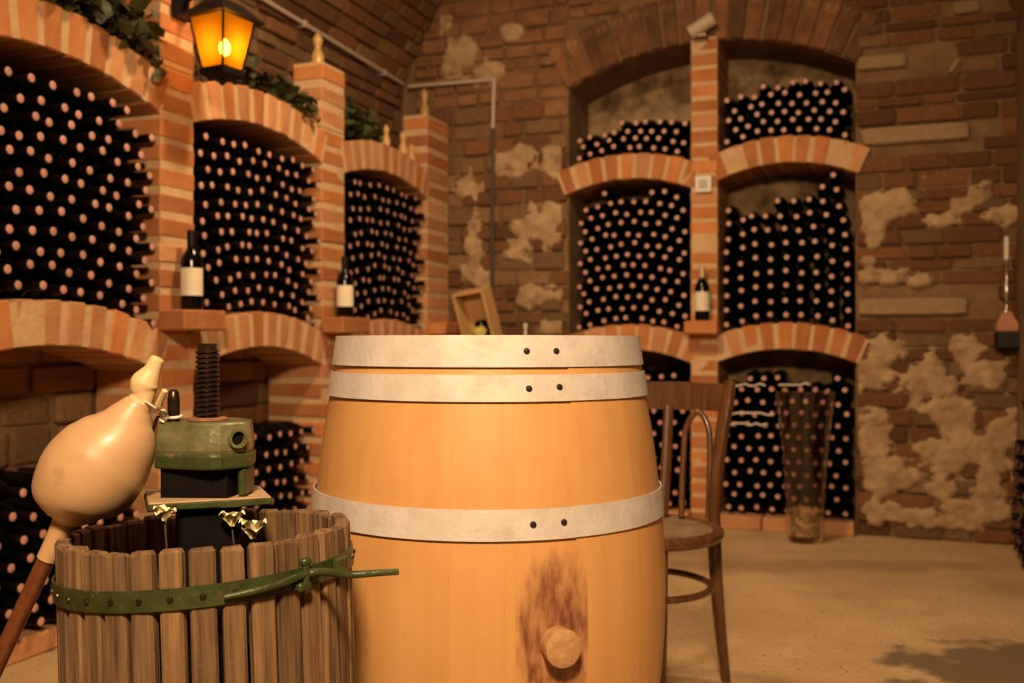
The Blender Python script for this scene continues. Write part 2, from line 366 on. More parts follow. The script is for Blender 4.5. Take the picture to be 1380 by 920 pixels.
# wall_back : mortar bed with the arched niche, then bricks, stones and plaster on it
NU0, NU1, NSP, NCR = .3226, 1.797, 2.32, 2.50
wb = MB()
wb.join(FB.box(-1.1, NU0, -.75, -.02, 0, 3.7)); wb.join(FB.box(NU1, 3.2, -.75, -.02, 0, 3.7))
K_ = 14
for i in range(K_):
    a = NU0+(NU1-NU0)*i/K_; b = NU0+(NU1-NU0)*(i+1)/K_; za = arcz(a, NU0, NU1, NSP, NCR); zb = arcz(b, NU0, NU1, NSP, NCR)
    wb.add([FB.p(a,-.75,za),FB.p(b,-.75,zb),FB.p(b,-.02,zb),FB.p(a,-.02,za),FB.p(a,-.75,3.7),FB.p(b,-.75,3.7),FB.p(b,-.02,3.7),FB.p(a,-.02,3.7)],
        [(0,3,2,1),(4,5,6,7),(0,1,5,4),(2,3,7,6)])
wall_back = struct('wall_back', wb, M_OLDMORTAR)
nb = MB(); nb.join(FB.box(NU0-.02, NU1+.02, -.80, -.40, 0, 2.6))
obj('niche_back', nb, M_BACKPLASTER, wall_back)
# the relieving arch over the niche
def voussoirs(parent, fr, u0, u1, zs, zc, th, depth, nface, pitch, m, key, mortar, name='brick', mort_n=-.003, wide=.76, palef=0.0, mp=None):
    h = (u1-u0)/2; r = zc-zs; R = (h*h+r*r)/(2*r); cu = (u0+u1)/2; cz = zc-R; A = math.asin(h/R)
    # mortar ring
    ring = MB(); K = 18; vs = []
    for i in range(K+1):
        a = -A+2*A*i/K
        for rr in (R+.004, R+th-.006):
            for n in (nface-depth+.005, nface+mort_n): vs.append(fr.p(cu+rr*math.sin(a), n, cz+rr*math.cos(a)))
    ring.add(vs, [])
    for i in range(K):
        b = i*4; c = b+4
        for f in ((b,b+1,c+1,c),(b+1,b+3,c+3,c+1),(b+3,b+2,c+2,c+3),(b+2,b,c,c+2)): ring.f.append(list(f)); ring.m.append(0); ring.sm.append(False)
    ring.f.append([0,1,3,2]); ring.f.append([K*4,K*4+2,K*4+3,K*4+1]); ring.m += [0,0]; ring.sm += [False,False]
    arch = obj('arch', ring, mortar, parent)
    n = max(3, round(2*A*R/pitch)); w_ = 2*A*R/n
    ck = (key, round(w_, 4))
    if ck not in UNIT: UNIT[ck] = [cbox(w_*wide, depth, th, .005, (R+th)/R*1.02, .0025).mesh(key, m) for _ in range(5)]
    if mp and (ck, 'p') not in UNIT: UNIT[(ck, 'p')] = [cbox(w_*wide, depth, th, .005, (R+th)/R*1.02, .0025).mesh(key+'_pale', mp) for _ in range(4)]
    for i in range(n):
        a = -A+2*A*(i+.5)/n + rnd(-.003, .003); rr = R+th/2
        me = random.choice(UNIT[(ck, 'p')] if mp and random.random() < palef else UNIT[ck])
        inst(name, me, fr.M(cu+rr*math.sin(a), nface-depth/2+rnd(-.003, .003), cz+rr*math.cos(a), -a), arch)
    return arch
voussoirs(wall_back, FB, NU0-.01, NU1+.01, NSP, NCR, .25, .30, .004, .082, M_OLDBRICK, 'old_arch_brick', M_OLDMORTAR, mort_n=-.015, wide=.84)
def in_niche(u, z, w_, h, pad=0):
    inside = NU0-pad-w_/2+.004 < u < NU1+pad+w_/2-.004
    if not inside: return False
    hh = (NU1-NU0)/2+.01; r = NCR-NSP; R = (hh*hh+r*r)/(2*r); cz = NCR-R; d = math.hypot(u-(NU0+NU1)/2, z-cz)
    if z < NSP: return NU0-w_/2+.004 < u < NU1+w_/2-.004
    return d < R+.25+h/2
PALE = [(1.83,2.30,1.905,1.985), (1.82,2.30,1.075,1.155), (2.235,2.35,2.495,2.55), (1.81,2.02,2.27,2.335)]
def pick_back(u, z):
    for a, b, c, d in PALE:
        if a-.01 < u < b and c-.02 < z < d: return 'pale_stone', M_PALESTONE
    if u < .33: return ('rubble_stone', M_STONE) if random.random() < .45 else ('old_brick', M_OLDBRICK)
    if u > 1.8 and z < 1.0: return ('rubble_stone', M_STONE) if random.random() < .45 else ('old_brick', M_OLDBRICK)
    return ('rubble_stone', M_STONE) if random.random() < .12 else ('old_brick', M_OLDBRICK)
def okb(u, z, w_, h):
    if in_niche(u, z, w_, h): return False
    return not any(a-w_/2 < u < b+w_/2 and c-h/2 < z < d+h/2 for a, b, c, d in PALE)
def clipb(a, b, z):
    if z < NSP+.03:
        if a < NU0 < b: b = NU0
        elif a < NU1 < b:
            a = NU1
    return a, b
n2 = masonry(wall_back, FB, NU1, 2.52, 0, 2.62, 0, okb, pick_back, bl=(.13,.30), clip=clipb, ch=(.050,.090), budget=185)
n1 = masonry(wall_back, FB, -.60, NU0, .95, 2.90, 0, okb, pick_back, bl=(.11,.24), clip=clipb, ch=(.055,.105), budget=90)
masonry(wall_back, FB, -.60, NU0, 0, .95, 0, okb, pick_back, bl=(.14,.26), clip=clipb, budget=0)
masonry(wall_back, FB, NU0, 2.52, 2.62, 3.2, 0, okb, pick_back, bl=(.15,.28), ch=(.06,.09), budget=0)
for a, b, c, d in PALE:
    inst('brick', random.choice(unit_blocks('pale_stone', M_PALESTONE)), FB.M((a+b)/2, -.03, (c+d)/2) @ Matrix.Diagonal((b-a, .09, d-c, 1)), wall_back)
def bu(px): t = (px-690)/F; return t*5.5/(1+.38*t)/.9348
def bz(px, py): t = (px-690)/F; return H-5.5/(1+.38*t)*(py-463)/F
BL_ = [ # plaster blobs in photo pixels (cx, cy, rx, ry)
 (1200,278,42,30),(1178,320,18,32),(1310,272,34,18),(1345,290,30,16),(1262,300,34,13),(1190,372,34,14),(1240,378,18,9),(1170,350,12,10),
 (1195,470,36,26),(1180,510,30,30),(1262,505,30,30),(1300,480,22,22),(1330,505,35,30),(1290,560,44,26),(1178,600,28,70),(1205,640,40,34),(1290,610,50,34),
 (1340,600,24,50),(1230,690,60,20),(1300,690,60,22),(1180,690,20,16),(1330,650,30,30),(1265,660,30,14),
 (722,305,40,34),(700,330,28,28),(745,290,22,26),(640,330,18,40),(632,250,22,30),(700,215,45,26),(745,215,26,26),(640,370,26,26),(725,395,35,18),(630,420,26,24),(745,440,20,16),
 (620,78,34,38),(655,95,26,22),(690,40,20,14),(600,30,14,20)]
BLB = [(bu(x), bz(x, y), rx*4.9/F, ry*4.9/F) for x, y, rx, ry in BL_]
def plaster_patches(name, parent, fr, u0, u1, z0, z1, blobs, res=.013):
    nu = int((u1-u0)/res); nz_ = int((z1-z0)/res); m = MB(); H_ = {}
    for i in range(nu+1):
        for j in range(nz_+1):
            u = u0+i*res; z = z0+j*res
            v = max(1-math.hypot((u-a)/c, (z-b)/d) for a, b, c, d in blobs)
            if v < -1: continue
            nn = noise.fractal(Vector((u*7, z*9, 3.1)), .75, 2.2, 6)
            v = v*1.05 + nn*.85 + .02
            H_[i, j] = (v, len(m.v)); q = max(-.5, min(1, v*3.5))
            m.v.append(fr.p(u, -.020+.034*q + .007*noise.noise(Vector((u*30, z*30, 0))), z))
    for (i, j), (v, k) in H_.items():
        q = [H_.get(x) for x in ((i+1,j),(i+1,j+1),(i,j+1))]
        if all(q) and max(v, *[x[0] for x in q]) > -.05:
            m.f.append([k]+[x[1] for x in q]); m.m.append(0); m.sm.append(True)
    used = sorted({i for f in m.f for i in f}); mp = {a: b for b, a in enumerate(used)}
    m.v = [m.v[i] for i in used]; m.f = [[mp[i] for i in f] for f in m.f]
    o = obj(name, m, M_PLASTER, parent, recalc=False); return o
plaster_patches('plaster', wall_back, FB, -.45, .30, .9, 2.8, BLB)
plaster_patches('plaster', wall_back, FB, 1.81, 2.55, .02, 1.85, BLB)

# wall_left behind the rack, wall_right, wall_front, ceiling vault
wl = MB(); wl.join(FL.box(-4.7, 3.0, -.60, -DEP-.02, 0, 2.6)); wall_left = struct('wall_left', wl, M_OLDMORTAR)
def pick_left(u, z): return ('rubble_stone', M_STONE) if random.random() < (.8 if z < 1 else .25) else ('old_brick', M_OLDBRICK)
masonry(wall_left, FL, -1.0, 2.36, 1.78, 2.50, -DEP, lambda *a: True, pick_left, budget=200, ch=(.055,.08), bl=(.14,.26))
masonry(wall_left, FL, -.93, 2.11, .0, .93, -DEP, lambda *a: True, pick_left, budget=100, ch=(.085,.13), bl=(.14,.30))
wr = MB()
wr.join(FL.box(-4.8, .85, WN+1.7, WN+2.0, 0, 2.6)); wr.join(FL.box(.85, 1.15, WN, WN+2.0, 0, 3.0)); wr.join(FL.box(-4.8, .85, WN-.02, WN+2.0, 2.42, 2.6)); wr.join(FL.box(2.28, 3.1, WN, WN+.7, 0, 3.0)); wr.join(FL.box(1.15, 2.28, WN, WN+.7, .68, 3.0))
wr.join(FL.box(1.15, 2.28, WN+.42, WN+.7, 0, .68)); wall_right = struct('wall_right', wr, M_OLDMORTAR)
wf = MB(); wf.join(FL.box(-5.0, -4.6, -.6, WN+2.0, 0, 3.7)); wall_front = struct('wall_front', wf, M_VAULT)
CN = (WN-DEP)/2; HW = (WN+DEP)/2; RISE = 1.1; VR = (HW*HW+RISE*RISE)/(2*RISE); VZ = 2.42+RISE-VR; VA = math.asin(HW/VR)
cv = MB(); K_ = 40; vs = []
for i in range(K_+1):
    a = -VA*1.06+2*VA*1.06*i/K_
    for r_ in (VR+.012, VR+.25):
        for u in (-4.8, 3.0): vs.append(FL.p(u, CN+r_*math.sin(a), VZ+r_*math.cos(a)))
cv.add(vs, [])
for i in range(K_):
    b = i*4; c = b+4
    for f in ((b,b+1,c+1,c),(b+2,b+3,c+3,c+2),(b,b+2,c+2,c),(b+1,b+3,c+3,c+1)): cv.f.append(list(f)); cv.m.append(0); cv.sm.append(True)
ceiling = struct('ceiling', cv, M_VAULT)
def vault_bricks():
    s = 0; k = 0
    a = -VA+.01
    while a < -.05 and k < 270:
        h = rnd(.06, .085); u = .9+rnd(0, .2)
        while u < 2.38:
            l = rnd(.16, .29); e = min(u+l, 2.40)
            if e-u > .06:
                am = a+h/2/VR; pr = rnd(-.004, .016)
                rad = Vector(FL.n*math.sin(am)+Vector((0,0,math.cos(am)))); X = FL.d; Z = rad.cross(X)
                M = Matrix((X, rad, X.cross(rad))).transposed().to_4x4(); M.translation = FL.p((u+e)/2, CN+(VR+.03-pr)*math.sin(am), VZ+(VR+.03-pr)*math.cos(am))
                key, m = ('old_brick', M_OLDBRICK) if random.random() < .75 else ('rubble_stone', M_STONE)
                inst('brick', random.choice(unit_blocks(key, m)), M @ Matrix.Diagonal((e-u-.014, .06, h-.013, 1)), ceiling); k += 1
            u += l
        a += h/VR
vault_bricks()

# ------------------------------------------------------------------ brick racks
def pillar(root, fr, u0, u1, n0, n1, z0, z1, course=.086, bh=.062, m=M_BRICK, mp=M_BRICKP, pf=.35, skips=()):
    core = obj('pillar', fr.box(u0+.004, u1-.004, n0+.004, n1-.003, z0, z1-.004), M_MORTAR, root)
    k = ('pb', round(u1-u0, 3), round(n1-n0, 3))
    if k not in UNIT:
        UNIT[k] = [cbox(u1-u0, n1-n0, bh, .005, 1, .0025).mesh('rack_brick', m) for _ in range(5)]
        UNIT[k+('p',)] = [cbox(u1-u0, n1-n0, bh, .005, 1, .0025).mesh('rack_brick_pale', mp) for _ in range(4)]
    n = round((z1-z0)/course); c = (z1-z0)/n
    for i in range(n):
        z = z0+(i+.5)*c
        if any(a < z < b for a, b in skips): continue
        inst('brick', random.choice(UNIT[k+('p',)] if random.random() < pf else UNIT[k]), fr.M((u0+u1)/2, (n0+n1)/2+rnd(-.002, .002), z+rnd(-.002,.002)), core)
    return core
PSTART = Vector(FL.p(1, 0, 0))
rackL = thing('brick_wine_rack', FL.p(.7, -.1, 0), 'orange brick wine rack of arched bays running along the left wall', 'rack')
LP = [(-1.13,-.94), (0,.179), (1.0415,1.24), (2.117,2.40)]
for i, (a, b) in enumerate(LP):
    pillar(rackL, FL, a, b, -DEP, 0, 0, 1.892, pf=.25 if i != 3 else .8)
    pillar(rackL, FL, a, b, -.15, 0, 1.892, 2.18, course=.072*1.2, pf=.2)
    inst('ledge_brick', cbox(b-a+.045, .115, .068, .006, 1, .002).mesh('ledge_brick', M_BRICK), FL.M((a+b)/2+.005, .0575+.001, 1.018), rackL)
LB = [(-.94, 0), (.179, 1.0415), (1.24, 2.117)]
LUP = [(1.714, 1.805), (1.725, 1.797), (1.714, 1.785)]; LLO = [(.84, .93), (.84, .925), (.84, .92)]
for (a, b), (s1, c1), (s2, c2) in zip(LB, LUP, LLO):
    voussoirs(rackL, FL, a, b, s1, c1, .138, DEP, .004, .088, M_BRICK, 'arch_brick', M_MORTAR, wide=.72, palef=.55, mp=M_BRICKP)
    voussoirs(rackL, FL, a, b, s2, c2, .138, DEP, .004, .088, M_BRICK, 'arch_brick', M_MORTAR, wide=.72, palef=.75, mp=M_BRICKP)
kb = [cbox(.235, .12, .068, .006, 1, .003).mesh('kerb_brick', M_BRICKP) for _ in range(3)]
for a, b in LB[:2]:
    n = int((b-a)/.25); w_ = (b-a)/n
    for i in range(n): inst('kerb_brick', random.choice(kb), FL.M(a+w_*(i+.5), -.135, .034), rackL)
rackB = thing('brick_wine_rack', FB.p(1.06, -.1, 0), 'brick wine rack with four low arches set in the back wall niche', 'rack')
BDEP = .34
pillar(rackB, FB, .9908, 1.1315, -BDEP, .012, 0, 2.515, course=.079, bh=.062, pf=.15)
inst('ledge_brick', cbox(.165, .11, .066, .006, 1, .002).mesh('ledge_brick', M_BRICK), FB.M(1.061, .068, 1.02), rackB)
BB = [(.3226, .9908), (1.1315, 1.797)]
BUP = [(1.738, 1.808), (1.768, 1.842)]; BLO = [(.83, .905), (.838, .909)]
for (a, b), (s1, c1), (s2, c2) in zip(BB, BUP, BLO):
    for s_, c_ in ((s1, c1), (s2, c2)):
        voussoirs(rackB, FB, a-.012, b+.012, s_, c_, .135, BDEP, .014, .078, M_BRICK, 'arch_brick', M_MORTAR, wide=.76, palef=.2, mp=M_BRICKP)
for a, b in BB:
    n = 3; w_ = (b-a)/n
    for i in range(n): inst('kerb_brick', random.choice(kb), FB.M(a+w_*(i+.5), -.005, .034, 0) @ Matrix.Diagonal((w_/.245, 1, 1.05, 1)), rackB)

# ------------------------------------------------------------------ wine bottles lying in the bays
PROF = [(.020,.012),(.033,0),(.0365,.006),(.0368,.10),(.0368,.185),(.034,.200),(.026,.218),(.018,.232),(.0148,.245),(.0140,.270),(.0140,.297)]
CPROF = [(.0146,.246,0),(.0146,.285,0),(.0148,.295,0),(.0144,.3005,0),(.0126,.3020,1),(.004,.3028,1)]
B_ME = lathe(PROF, 14).mesh('bottle', M_GLASSB); C_ME = lathe(CPROF, 12).mesh('capsule', [M_CAPSIDE, M_CAPTOP])
lo = lathe([PROF[i] for i in (1,3,4,6,8,10)], 8); nlo = len(lo.v); lo2 = lathe([CPROF[i] for i in (0,2,3,4)], 8)
def lying(fr, u, z, tip=0.012):
    """matrix of a bottle lying with its neck out of the wall"""
    Z = (fr.n + fr.d*rnd(-.022, .022) + Vector((0, 0, rnd(-.02, .02)))).normalized(); X = fr.d; Y = Z.cross(X).normalized(); X = Y.cross(Z)
    M = Matrix((X, Y, Z)).transposed().to_4x4(); M.translation = fr.p(u, tip-.303, z); return M
ones = []; rest = []
def seen(p):
    if p.y < .5: return False
    x = 690+F*p.x/p.y; y = 463-F*(p.z-H)/p.y
    return -8 < x < 1388 and -5 < y < 925
ORD = ['', 'first', 'second', 'third', 'fourth', 'fifth', 'sixth', 'seventh', 'eighth', 'ninth', 'tenth', 'eleventh', 'twelfth', 'thirteenth', 'fourteenth', 'fifteenth', 'sixteenth', 'seventeenth', 'eighteenth']
def fill(fr, a, b, base, top, du, rh, bay, tip, lim=300, side='right'):
    n = int((b-a-.074)/du)+1; marg = ((b-a)-(n-1)*du)/2
    for r in range(14):
        row = []
        off = (r % 2)*du*.5
        for i in range(n if r % 2 == 0 else n-1 if marg < .06 else n):
            u = a+marg+i*du+off
            if u > b-.030: continue
            z = base(u, r)+.037+r*rh + rnd(-.005, .005); u += rnd(-.005, .005)
            if z+.028 > top(u): continue
            row.append((u, z))
        for k, (u, z) in enumerate(reversed(row) if side == 'right' else row):
            rest.append([fr, u, z, bay, r+1, k+1, tip+rnd(-.012, .012), len(row)])
for i, ((a, b), (s1, c1), (s2, c2)) in enumerate(zip(LB, LUP, LLO)):
    a2, b2 = a, b
    fill(FL, a, b, lambda u, r, a=a, b=b, s=s2+.138-.02, c=c2+.14: s+(arcz(u, a, b, .84, .93)-.84)/.09*(c-s)*max(.15, 1-.075*r) + (c-s)*.0,
         lambda u, a=a, b=b, s=s1, c=c1: arcz(u, a, b, s, c)-(.012 if i else .03), .0785, .0625, ['largest left bay', 'middle left bay', 'far left bay'][i], 0.0)
def t1(u): return .55+.02*math.sin(u*30)
fill(FL, -.94, 0, lambda u, r: .068, t1, .080, .066, 'low pile under nearest arch', -.03)
fill(FL, .179, 1.0415, lambda u, r: .068, lambda u: .615-.12*max(0, .55-u)+.015*math.sin(u*25), .079, .065, 'low pile under middle arch', -.03)
# keep the nearest ones that show as single objects
vis = [q for q in rest if seen(q[0].p(q[1], .0, q[2]))]
vis.sort(key=lambda q: q[0].p(q[1], 0, q[2]).y)
single = vis[:300]; sid = {id(q) for q in single}; rest = [q for q in rest if id(q) not in sid]
proto = None
for fr, u, z, bay, r, k, tip, nr in single:
    M = lying(fr, u, z, tip)
    o = inst('wine_bottle', B_ME, M)
    c = bpy.data.objects.new('capsule', C_ME); COL.objects.link(c); c.parent = o
    tag(o, 'pink-capped bottle in %s, %s row up, %s from right' % (bay, ORD[r], ORD[k]), 'bottle', 'wine bottles lying in the left rack')
rest = [q for q in rest]
# back wall bays
def bfill(a, b, base, top, du, rh, tip=.012):
    fill(FB, a, b, base, top, du, rh, 'back', tip)
a, b = BB[0]
bfill(a, b, lambda u, r: arcz(u, a, b, .965, 1.035)-.01*r*.4, lambda u: 1.765-(.06 if u < .47 else 0)+.01*math.sin(u*40), .0665, .0600)
bfill(a, b, lambda u, r: 1.873+(arcz(u, a, b, .965, 1.035)-.965)*max(0, 1-.2*r), lambda u: 2.075 if u < .5 else (2.125 if u < .62 else 2.145), .067, .055)
bfill(a, b, lambda u, r: .07, lambda u: .80, .073, .060)
c, d = BB[1]
bfill(c, d, lambda u, r: 1.903+(arcz(u, c, d, .965, 1.035)-.965)*max(0, 1-.2*r), lambda u: 2.27+.02*math.sin(u*9), .0700, .0575)
bfill(c, d, lambda u, r: .07, lambda u: .795, .0715, .0600)
for j, cnt in enumerate([9,8,8,8,9,9,9,10,11]):
    u = c+.045+j*.0728
    for r in range(cnt):
        z = arcz(min(max(u, c), d), c, d, .975, 1.048)*1.0+.037+r*.0735-(.003*r if 2 < j < 6 else 0)
        uu = u+rnd(-.003, .003)-(max(0, r-5)*.012 if j > 1 else -max(0, r-5)*.004)
        if z+.03 < arcz(uu, c, d, 1.768, 1.842): rest.append([FB, uu, z, 'back', r, j, .012+rnd(-.006, .006), 9])
# low niche of the right wall
FRR = Frame((FL.p(0, WN, 0).x, FL.p(0, WN, 0).y), (.3725, 1), (-1, .3725))
for r in range(8):
    for i in range(13): rest.append([FRR, 1.21+i*.079+(r % 2)*.04, .037+r*.066, 'r', r, i, .035+rnd(-.01, .02), 13])
sv = np.array([list(v) for v in lo.v+lo2.v]+[]); nf = []
st = MB()
for fr, u, z, bay, r, k, tip, nr in rest:
    M = lying(fr, u, z, tip); st.join(lo, M); st.join(lo2, M)
NB = len(lo.f); NB2 = len(lo2.f); mi = ([0]*NB+[1 if x == 0 else 2 for x in lo2.m])*len(rest); st.m = mi
o = obj('wine_bottle_stack', st, [M_GLASSB, M_CAPSIDE, M_CAPTOP], recalc=False)
tag(o, 'stacked dark bottles with pink caps filling the far and back wall bays', 'bottles', 'wine bottles lying in the racks', 'stuff')

# ------------------------------------------------------------------ standing bottles on the ledge bricks
def standing(fr, u, n, z, h, label, gold=False):
    p = fr.p(u, n, z); k = h/.303; t = thing('wine_bottle', p, label, 'bottle', 'wine bottles standing on ledge bricks')
    g = lathe([(r*1.02, zz*k) for r, zz in PROF], 20).xf(T(*p)); obj('bottle_body', g, M_GLASSB, t, p)
    c = lathe([(.0158, .225*k), (.0162, .26*k), (.0165, .296*k), (.0165, .304*k), (.013, .306*k)], 16).xf(T(*p)); obj('capsule', c, M_GOLDCAP if gold else M_CAPSIDE, t, p)
    lb = MB(); K = 14; a0 = math.atan2(-p.y, -p.x)-1.25; vs = []
    for i in range(K+1):
        a = a0+2.5*i/K
        for rr, zz in ((.0385, .055*k), (.0385, .160*k), (.0372, .160*k), (.0372, .055*k)): vs.append(p+Vector((rr*math.cos(a), rr*math.sin(a), zz)))
    lb.add(vs, [])
    for i in range(K):
        for q in range(4): lb.f.append([i*4+q, i*4+(q+1) % 4, i*4+4+(q+1) % 4, i*4+4+q]); lb.m.append(0); lb.sm.append(q == 0)
    obj('label', lb, M_LABEL, t); return t
ZL = 1.053
standing(FL, .095, .055, ZL, .275, 'dark bottle with cream label standing on the ledge brick of the nearest left pillar')
standing(FL, 1.145, .055, ZL, .270, 'dark bottle with cream label standing on the ledge brick of the second left pillar')
standing(FB, 1.061, .068, ZL+.001, .275, 'dark bottle with gold cap and cream label on the ledge of the back pillar', True)

# ------------------------------------------------------------------ barrel
BC = Vector((-.046, 1.95, 0)); BH = .953
BP = [(0,.2885),(.04,.2915),(.11,.303),(.22,.3205),(.34,.334),(.476,.3400),(.60,.334),(.735,.3190),(.843,.3015),(.913,.2905),(BH,.2850)]
def bprof(z):
    for (z0, r0), (z1, r1) in zip(BP, BP[1:]):
        if z <= z1+1e-6: return None
def cr(z):
    q = catmull(BP, 8)
    for a_, b_ in zip(q, q[1:]):
        if a_[0]-1e-9 <= z <= b_[0]+1e-6:
            t = (z-a_[0])/max(1e-9, b_[0]-a_[0]); return float(a_[1]+(b_[1]-a_[1])*t)
    return .285
CRZ = {}
def rad(z):
    k = round(z, 4)
    if k not in CRZ: CRZ[k] = cr(z)+.004
    return CRZ[k]
barrel = thing('wine_barrel', BC, 'upright light oak wine barrel with pale steel hoops beside the press', 'barrel')
def bpt(phi, r, z): return BC+Vector((math.sin(phi)*r, -math.cos(phi)*r, z))
edges = [.151, .524]; p = .524
while p < .151+2*PI-.30:
    p += rnd(.17, .27); edges.append(p)
edges.append(.151+2*PI)
for i in range(len(edges)-1):
    a, b = edges[i], edges[i+1]; m = MB(); g = .0002; nz = 22
    cols = [(a+g, 0)]+[(a+g+(b-a-2*g)*(k+1)/6, 0) for k in range(5)]+[(b-g, 0)]
    nc = len(cols); vs = []
    for j in range(nz+1):
        z = .001+(BH-.003)*j/nz; R_ = rad(z)
        for ph, dr in cols: vs.append(bpt(ph, R_+dr, z))
        for ph, dr in reversed(cols): vs.append(bpt(ph, R_-.027, z))
    m.add(vs, []); w2 = 2*nc
    for j in range(nz):
        for k in range(w2):
            m.f.append([j*w2+k, j*w2+(k+1) % w2, (j+1)*w2+(k+1) % w2, (j+1)*w2+k]); m.m.append(0); m.sm.append(0 < k < nc-2)
    m.f.append(list(range(w2))[::-1]); m.f.append([nz*w2+k for k in range(w2)]); m.m += [0, 0]; m.sm += [False, False]
    o = obj('stave', m, M_OAKS if i == 0 else M_OAK, barrel, BC)
    if i == 0: o['label'] = 'oak stave stained dark red around the bung'
for k in range(5):   # head boards
    y0 = -.255+k*.102; y1 = y0+.101; vs = []; m = MB()
    pts = []
    for s in range(7):
        y = y0+(y1-y0)*s/6; x = math.sqrt(max(0, .2575**2-y*y)); pts.append((x, y))
    poly = [(x, y) for x, y in pts]+[(-x, y) for x, y in reversed(pts)]
    n = len(poly); m.add([BC+Vector((x, y, z)) for z in (.900, .918) for x, y in poly], [list(range(n))[::-1], list(range(n, 2*n))]+[[i, (i+1) % n, n+(i+1) % n, n+i] for i in range(n)])
    obj('head_board', m, M_HEADWOOD, barrel)
def hoop(z0, z1, seam, rivs):
    m = MB(); K = 96; vs = []; th = .0026
    for i in range(K+1):
        f = i/K; ph = seam-2*PI*(1-f); off = .0016+th*.9*f
        for z, o_ in ((z0, 0), (z1, 0), (z1, th), (z0, th)):
            vs.append(bpt(ph, rad(z)+off+o_, z))
    m.add(vs, [])
    for i in range(K):
        for q in range(4): m.f.append([i*4+q, i*4+(q+1) % 4, i*4+4+(q+1) % 4, i*4+4+q]); m.m.append(0); m.sm.append(q in (2,))
    m.f.append([0,1,2,3]); m.f.append([K*4+3,K*4+2,K*4+1,K*4]); m.m += [0,0]; m.sm += [False,False]
    h = obj('hoop', m, M_HOOP, barrel)
    for ph in rivs:
        zc = (z0+z1)/2+rnd(-.001, .001); rr = rad(zc)+.0016+th*1.85
        d = Vector((math.sin(ph), -math.cos(ph), 0)); q = d.to_track_quat('Z', 'Y').to_matrix().to_4x4()
        r = lathe([(.0058,-.001),(.0056,.0010),(.0042,.0030),(.0015,.0038)], 12).xf(Matrix.Translation(bpt(ph, rr, zc)) @ q)
        obj('rivet', r, M_RIVET, h)
hoop(.898, .9515, .4805, (.238, .415)); hoop(.841, .8855, .4805, (.243, .420)); hoop(.617, .6675, .460, (.239, .397))
hoop(.220, .270, 2.46, (2.24, 2.40)); hoop(.070, .113, 2.48, (2.24, 2.42)); hoop(.004, .060, 2.48, (2.24, 2.42))
d = Vector((math.sin(.354), -math.cos(.354), 0)); q = d.to_track_quat('Z', 'Y').to_matrix().to_4x4()
obj('bung', lathe([(.0285,-.02),(.0300,.012),(.0318,.026),(.0308,.031),(.026,.0335),(.012,.0345)], 26).xf(Matrix.Translation(bpt(.354, rad(.446), .446)) @ q), M_BUNG, barrel)

# ------------------------------------------------------------------ basket press
PC = Vector((-.306*1.45, 1.45, 0)); RZ = .672
TILT = Matrix.Translation(PC+Vector((0,0,RZ))) @ Matrix.Rotation(math.radians(-2.4), 4, 'Y') @ Matrix.Rotation(math.radians(-1.8), 4, 'X') @ Matrix.Translation(-(PC+Vector((0,0,RZ))))
press = thing('basket_press', PC, 'old wooden slatted basket press with green iron fittings in front', 'press')
def slat_mesh():
    m = cbox(.0308+rnd(-.0015,.001), .021, .45, .0035, 1, .0015)
    for v in m.v:
        if v.z > .21: v.z += -.004*abs(v.x)/.016 + rnd(-.0015, .001); v.y *= .93
    return m.mesh('slat', M_SLAT)
SL = [slat_mesh() for _ in range(8)]
NS = 33
for i in range(NS):
    a = 2*PI*(i+.37)/NS
    M = TILT @ T(PC.x+.1935*math.sin(a), PC.y-.1935*math.cos(a), RZ-.225+rnd(-.003, .003)) @ Matrix.Rotation(a+rnd(-.03, .03), 4, 'Z')
    inst('slat', SL[i % 8], M, press)
def pband(zc, hgt, name='band', extra=None):
    vs = []; m = MB(); K = 72
    for i in range(K):
        a = 2*PI*i/K
        for r, z in ((.2048, -hgt/2), (.2080, -hgt/2), (.2080, hgt/2), (.2048, hgt/2)): vs.append(PC+Vector((r*math.sin(a), -r*math.cos(a), zc+z)))
    m.add(vs, [])
    for i in range(K):
        j = (i+1) % K
        for q_ in range(4): m.f.append([i*4+q_, i*4+(q_+1) % 4, j*4+(q_+1) % 4, j*4+q_]); m.m.append(0); m.sm.append(q_ == 1)
    M = TILT @ (extra or Matrix.Identity(4)); m.xf(M); b = obj(name, m, M_GREEN, press)
    for i in range(NS):
        a = 2*PI*(i+.37)/NS
        dd = Vector((math.sin(a), -math.cos(a), 0)); qq = dd.to_track_quat('Z', 'Y').to_matrix().to_4x4()
        obj('rivet', lathe([(.0042,-.001),(.0040,.001),(.0028,.0028),(.0008,.0034)], 8).xf(M @ Matrix.Translation(PC+dd*.2083+Vector((0,0,zc))) @ qq), M_IRON, b)
    return M
BX = Matrix.Translation(PC+Vector((0,0,.612))) @ Matrix.Rotation(math.radians(-1.6), 4, 'Y') @ Matrix.Rotation(math.radians(.6), 4, 'X') @ Matrix.Translation(-(PC+Vector((0,0,.612))))
BM = pband(.612, .027, extra=BX); pband(.30, .027)
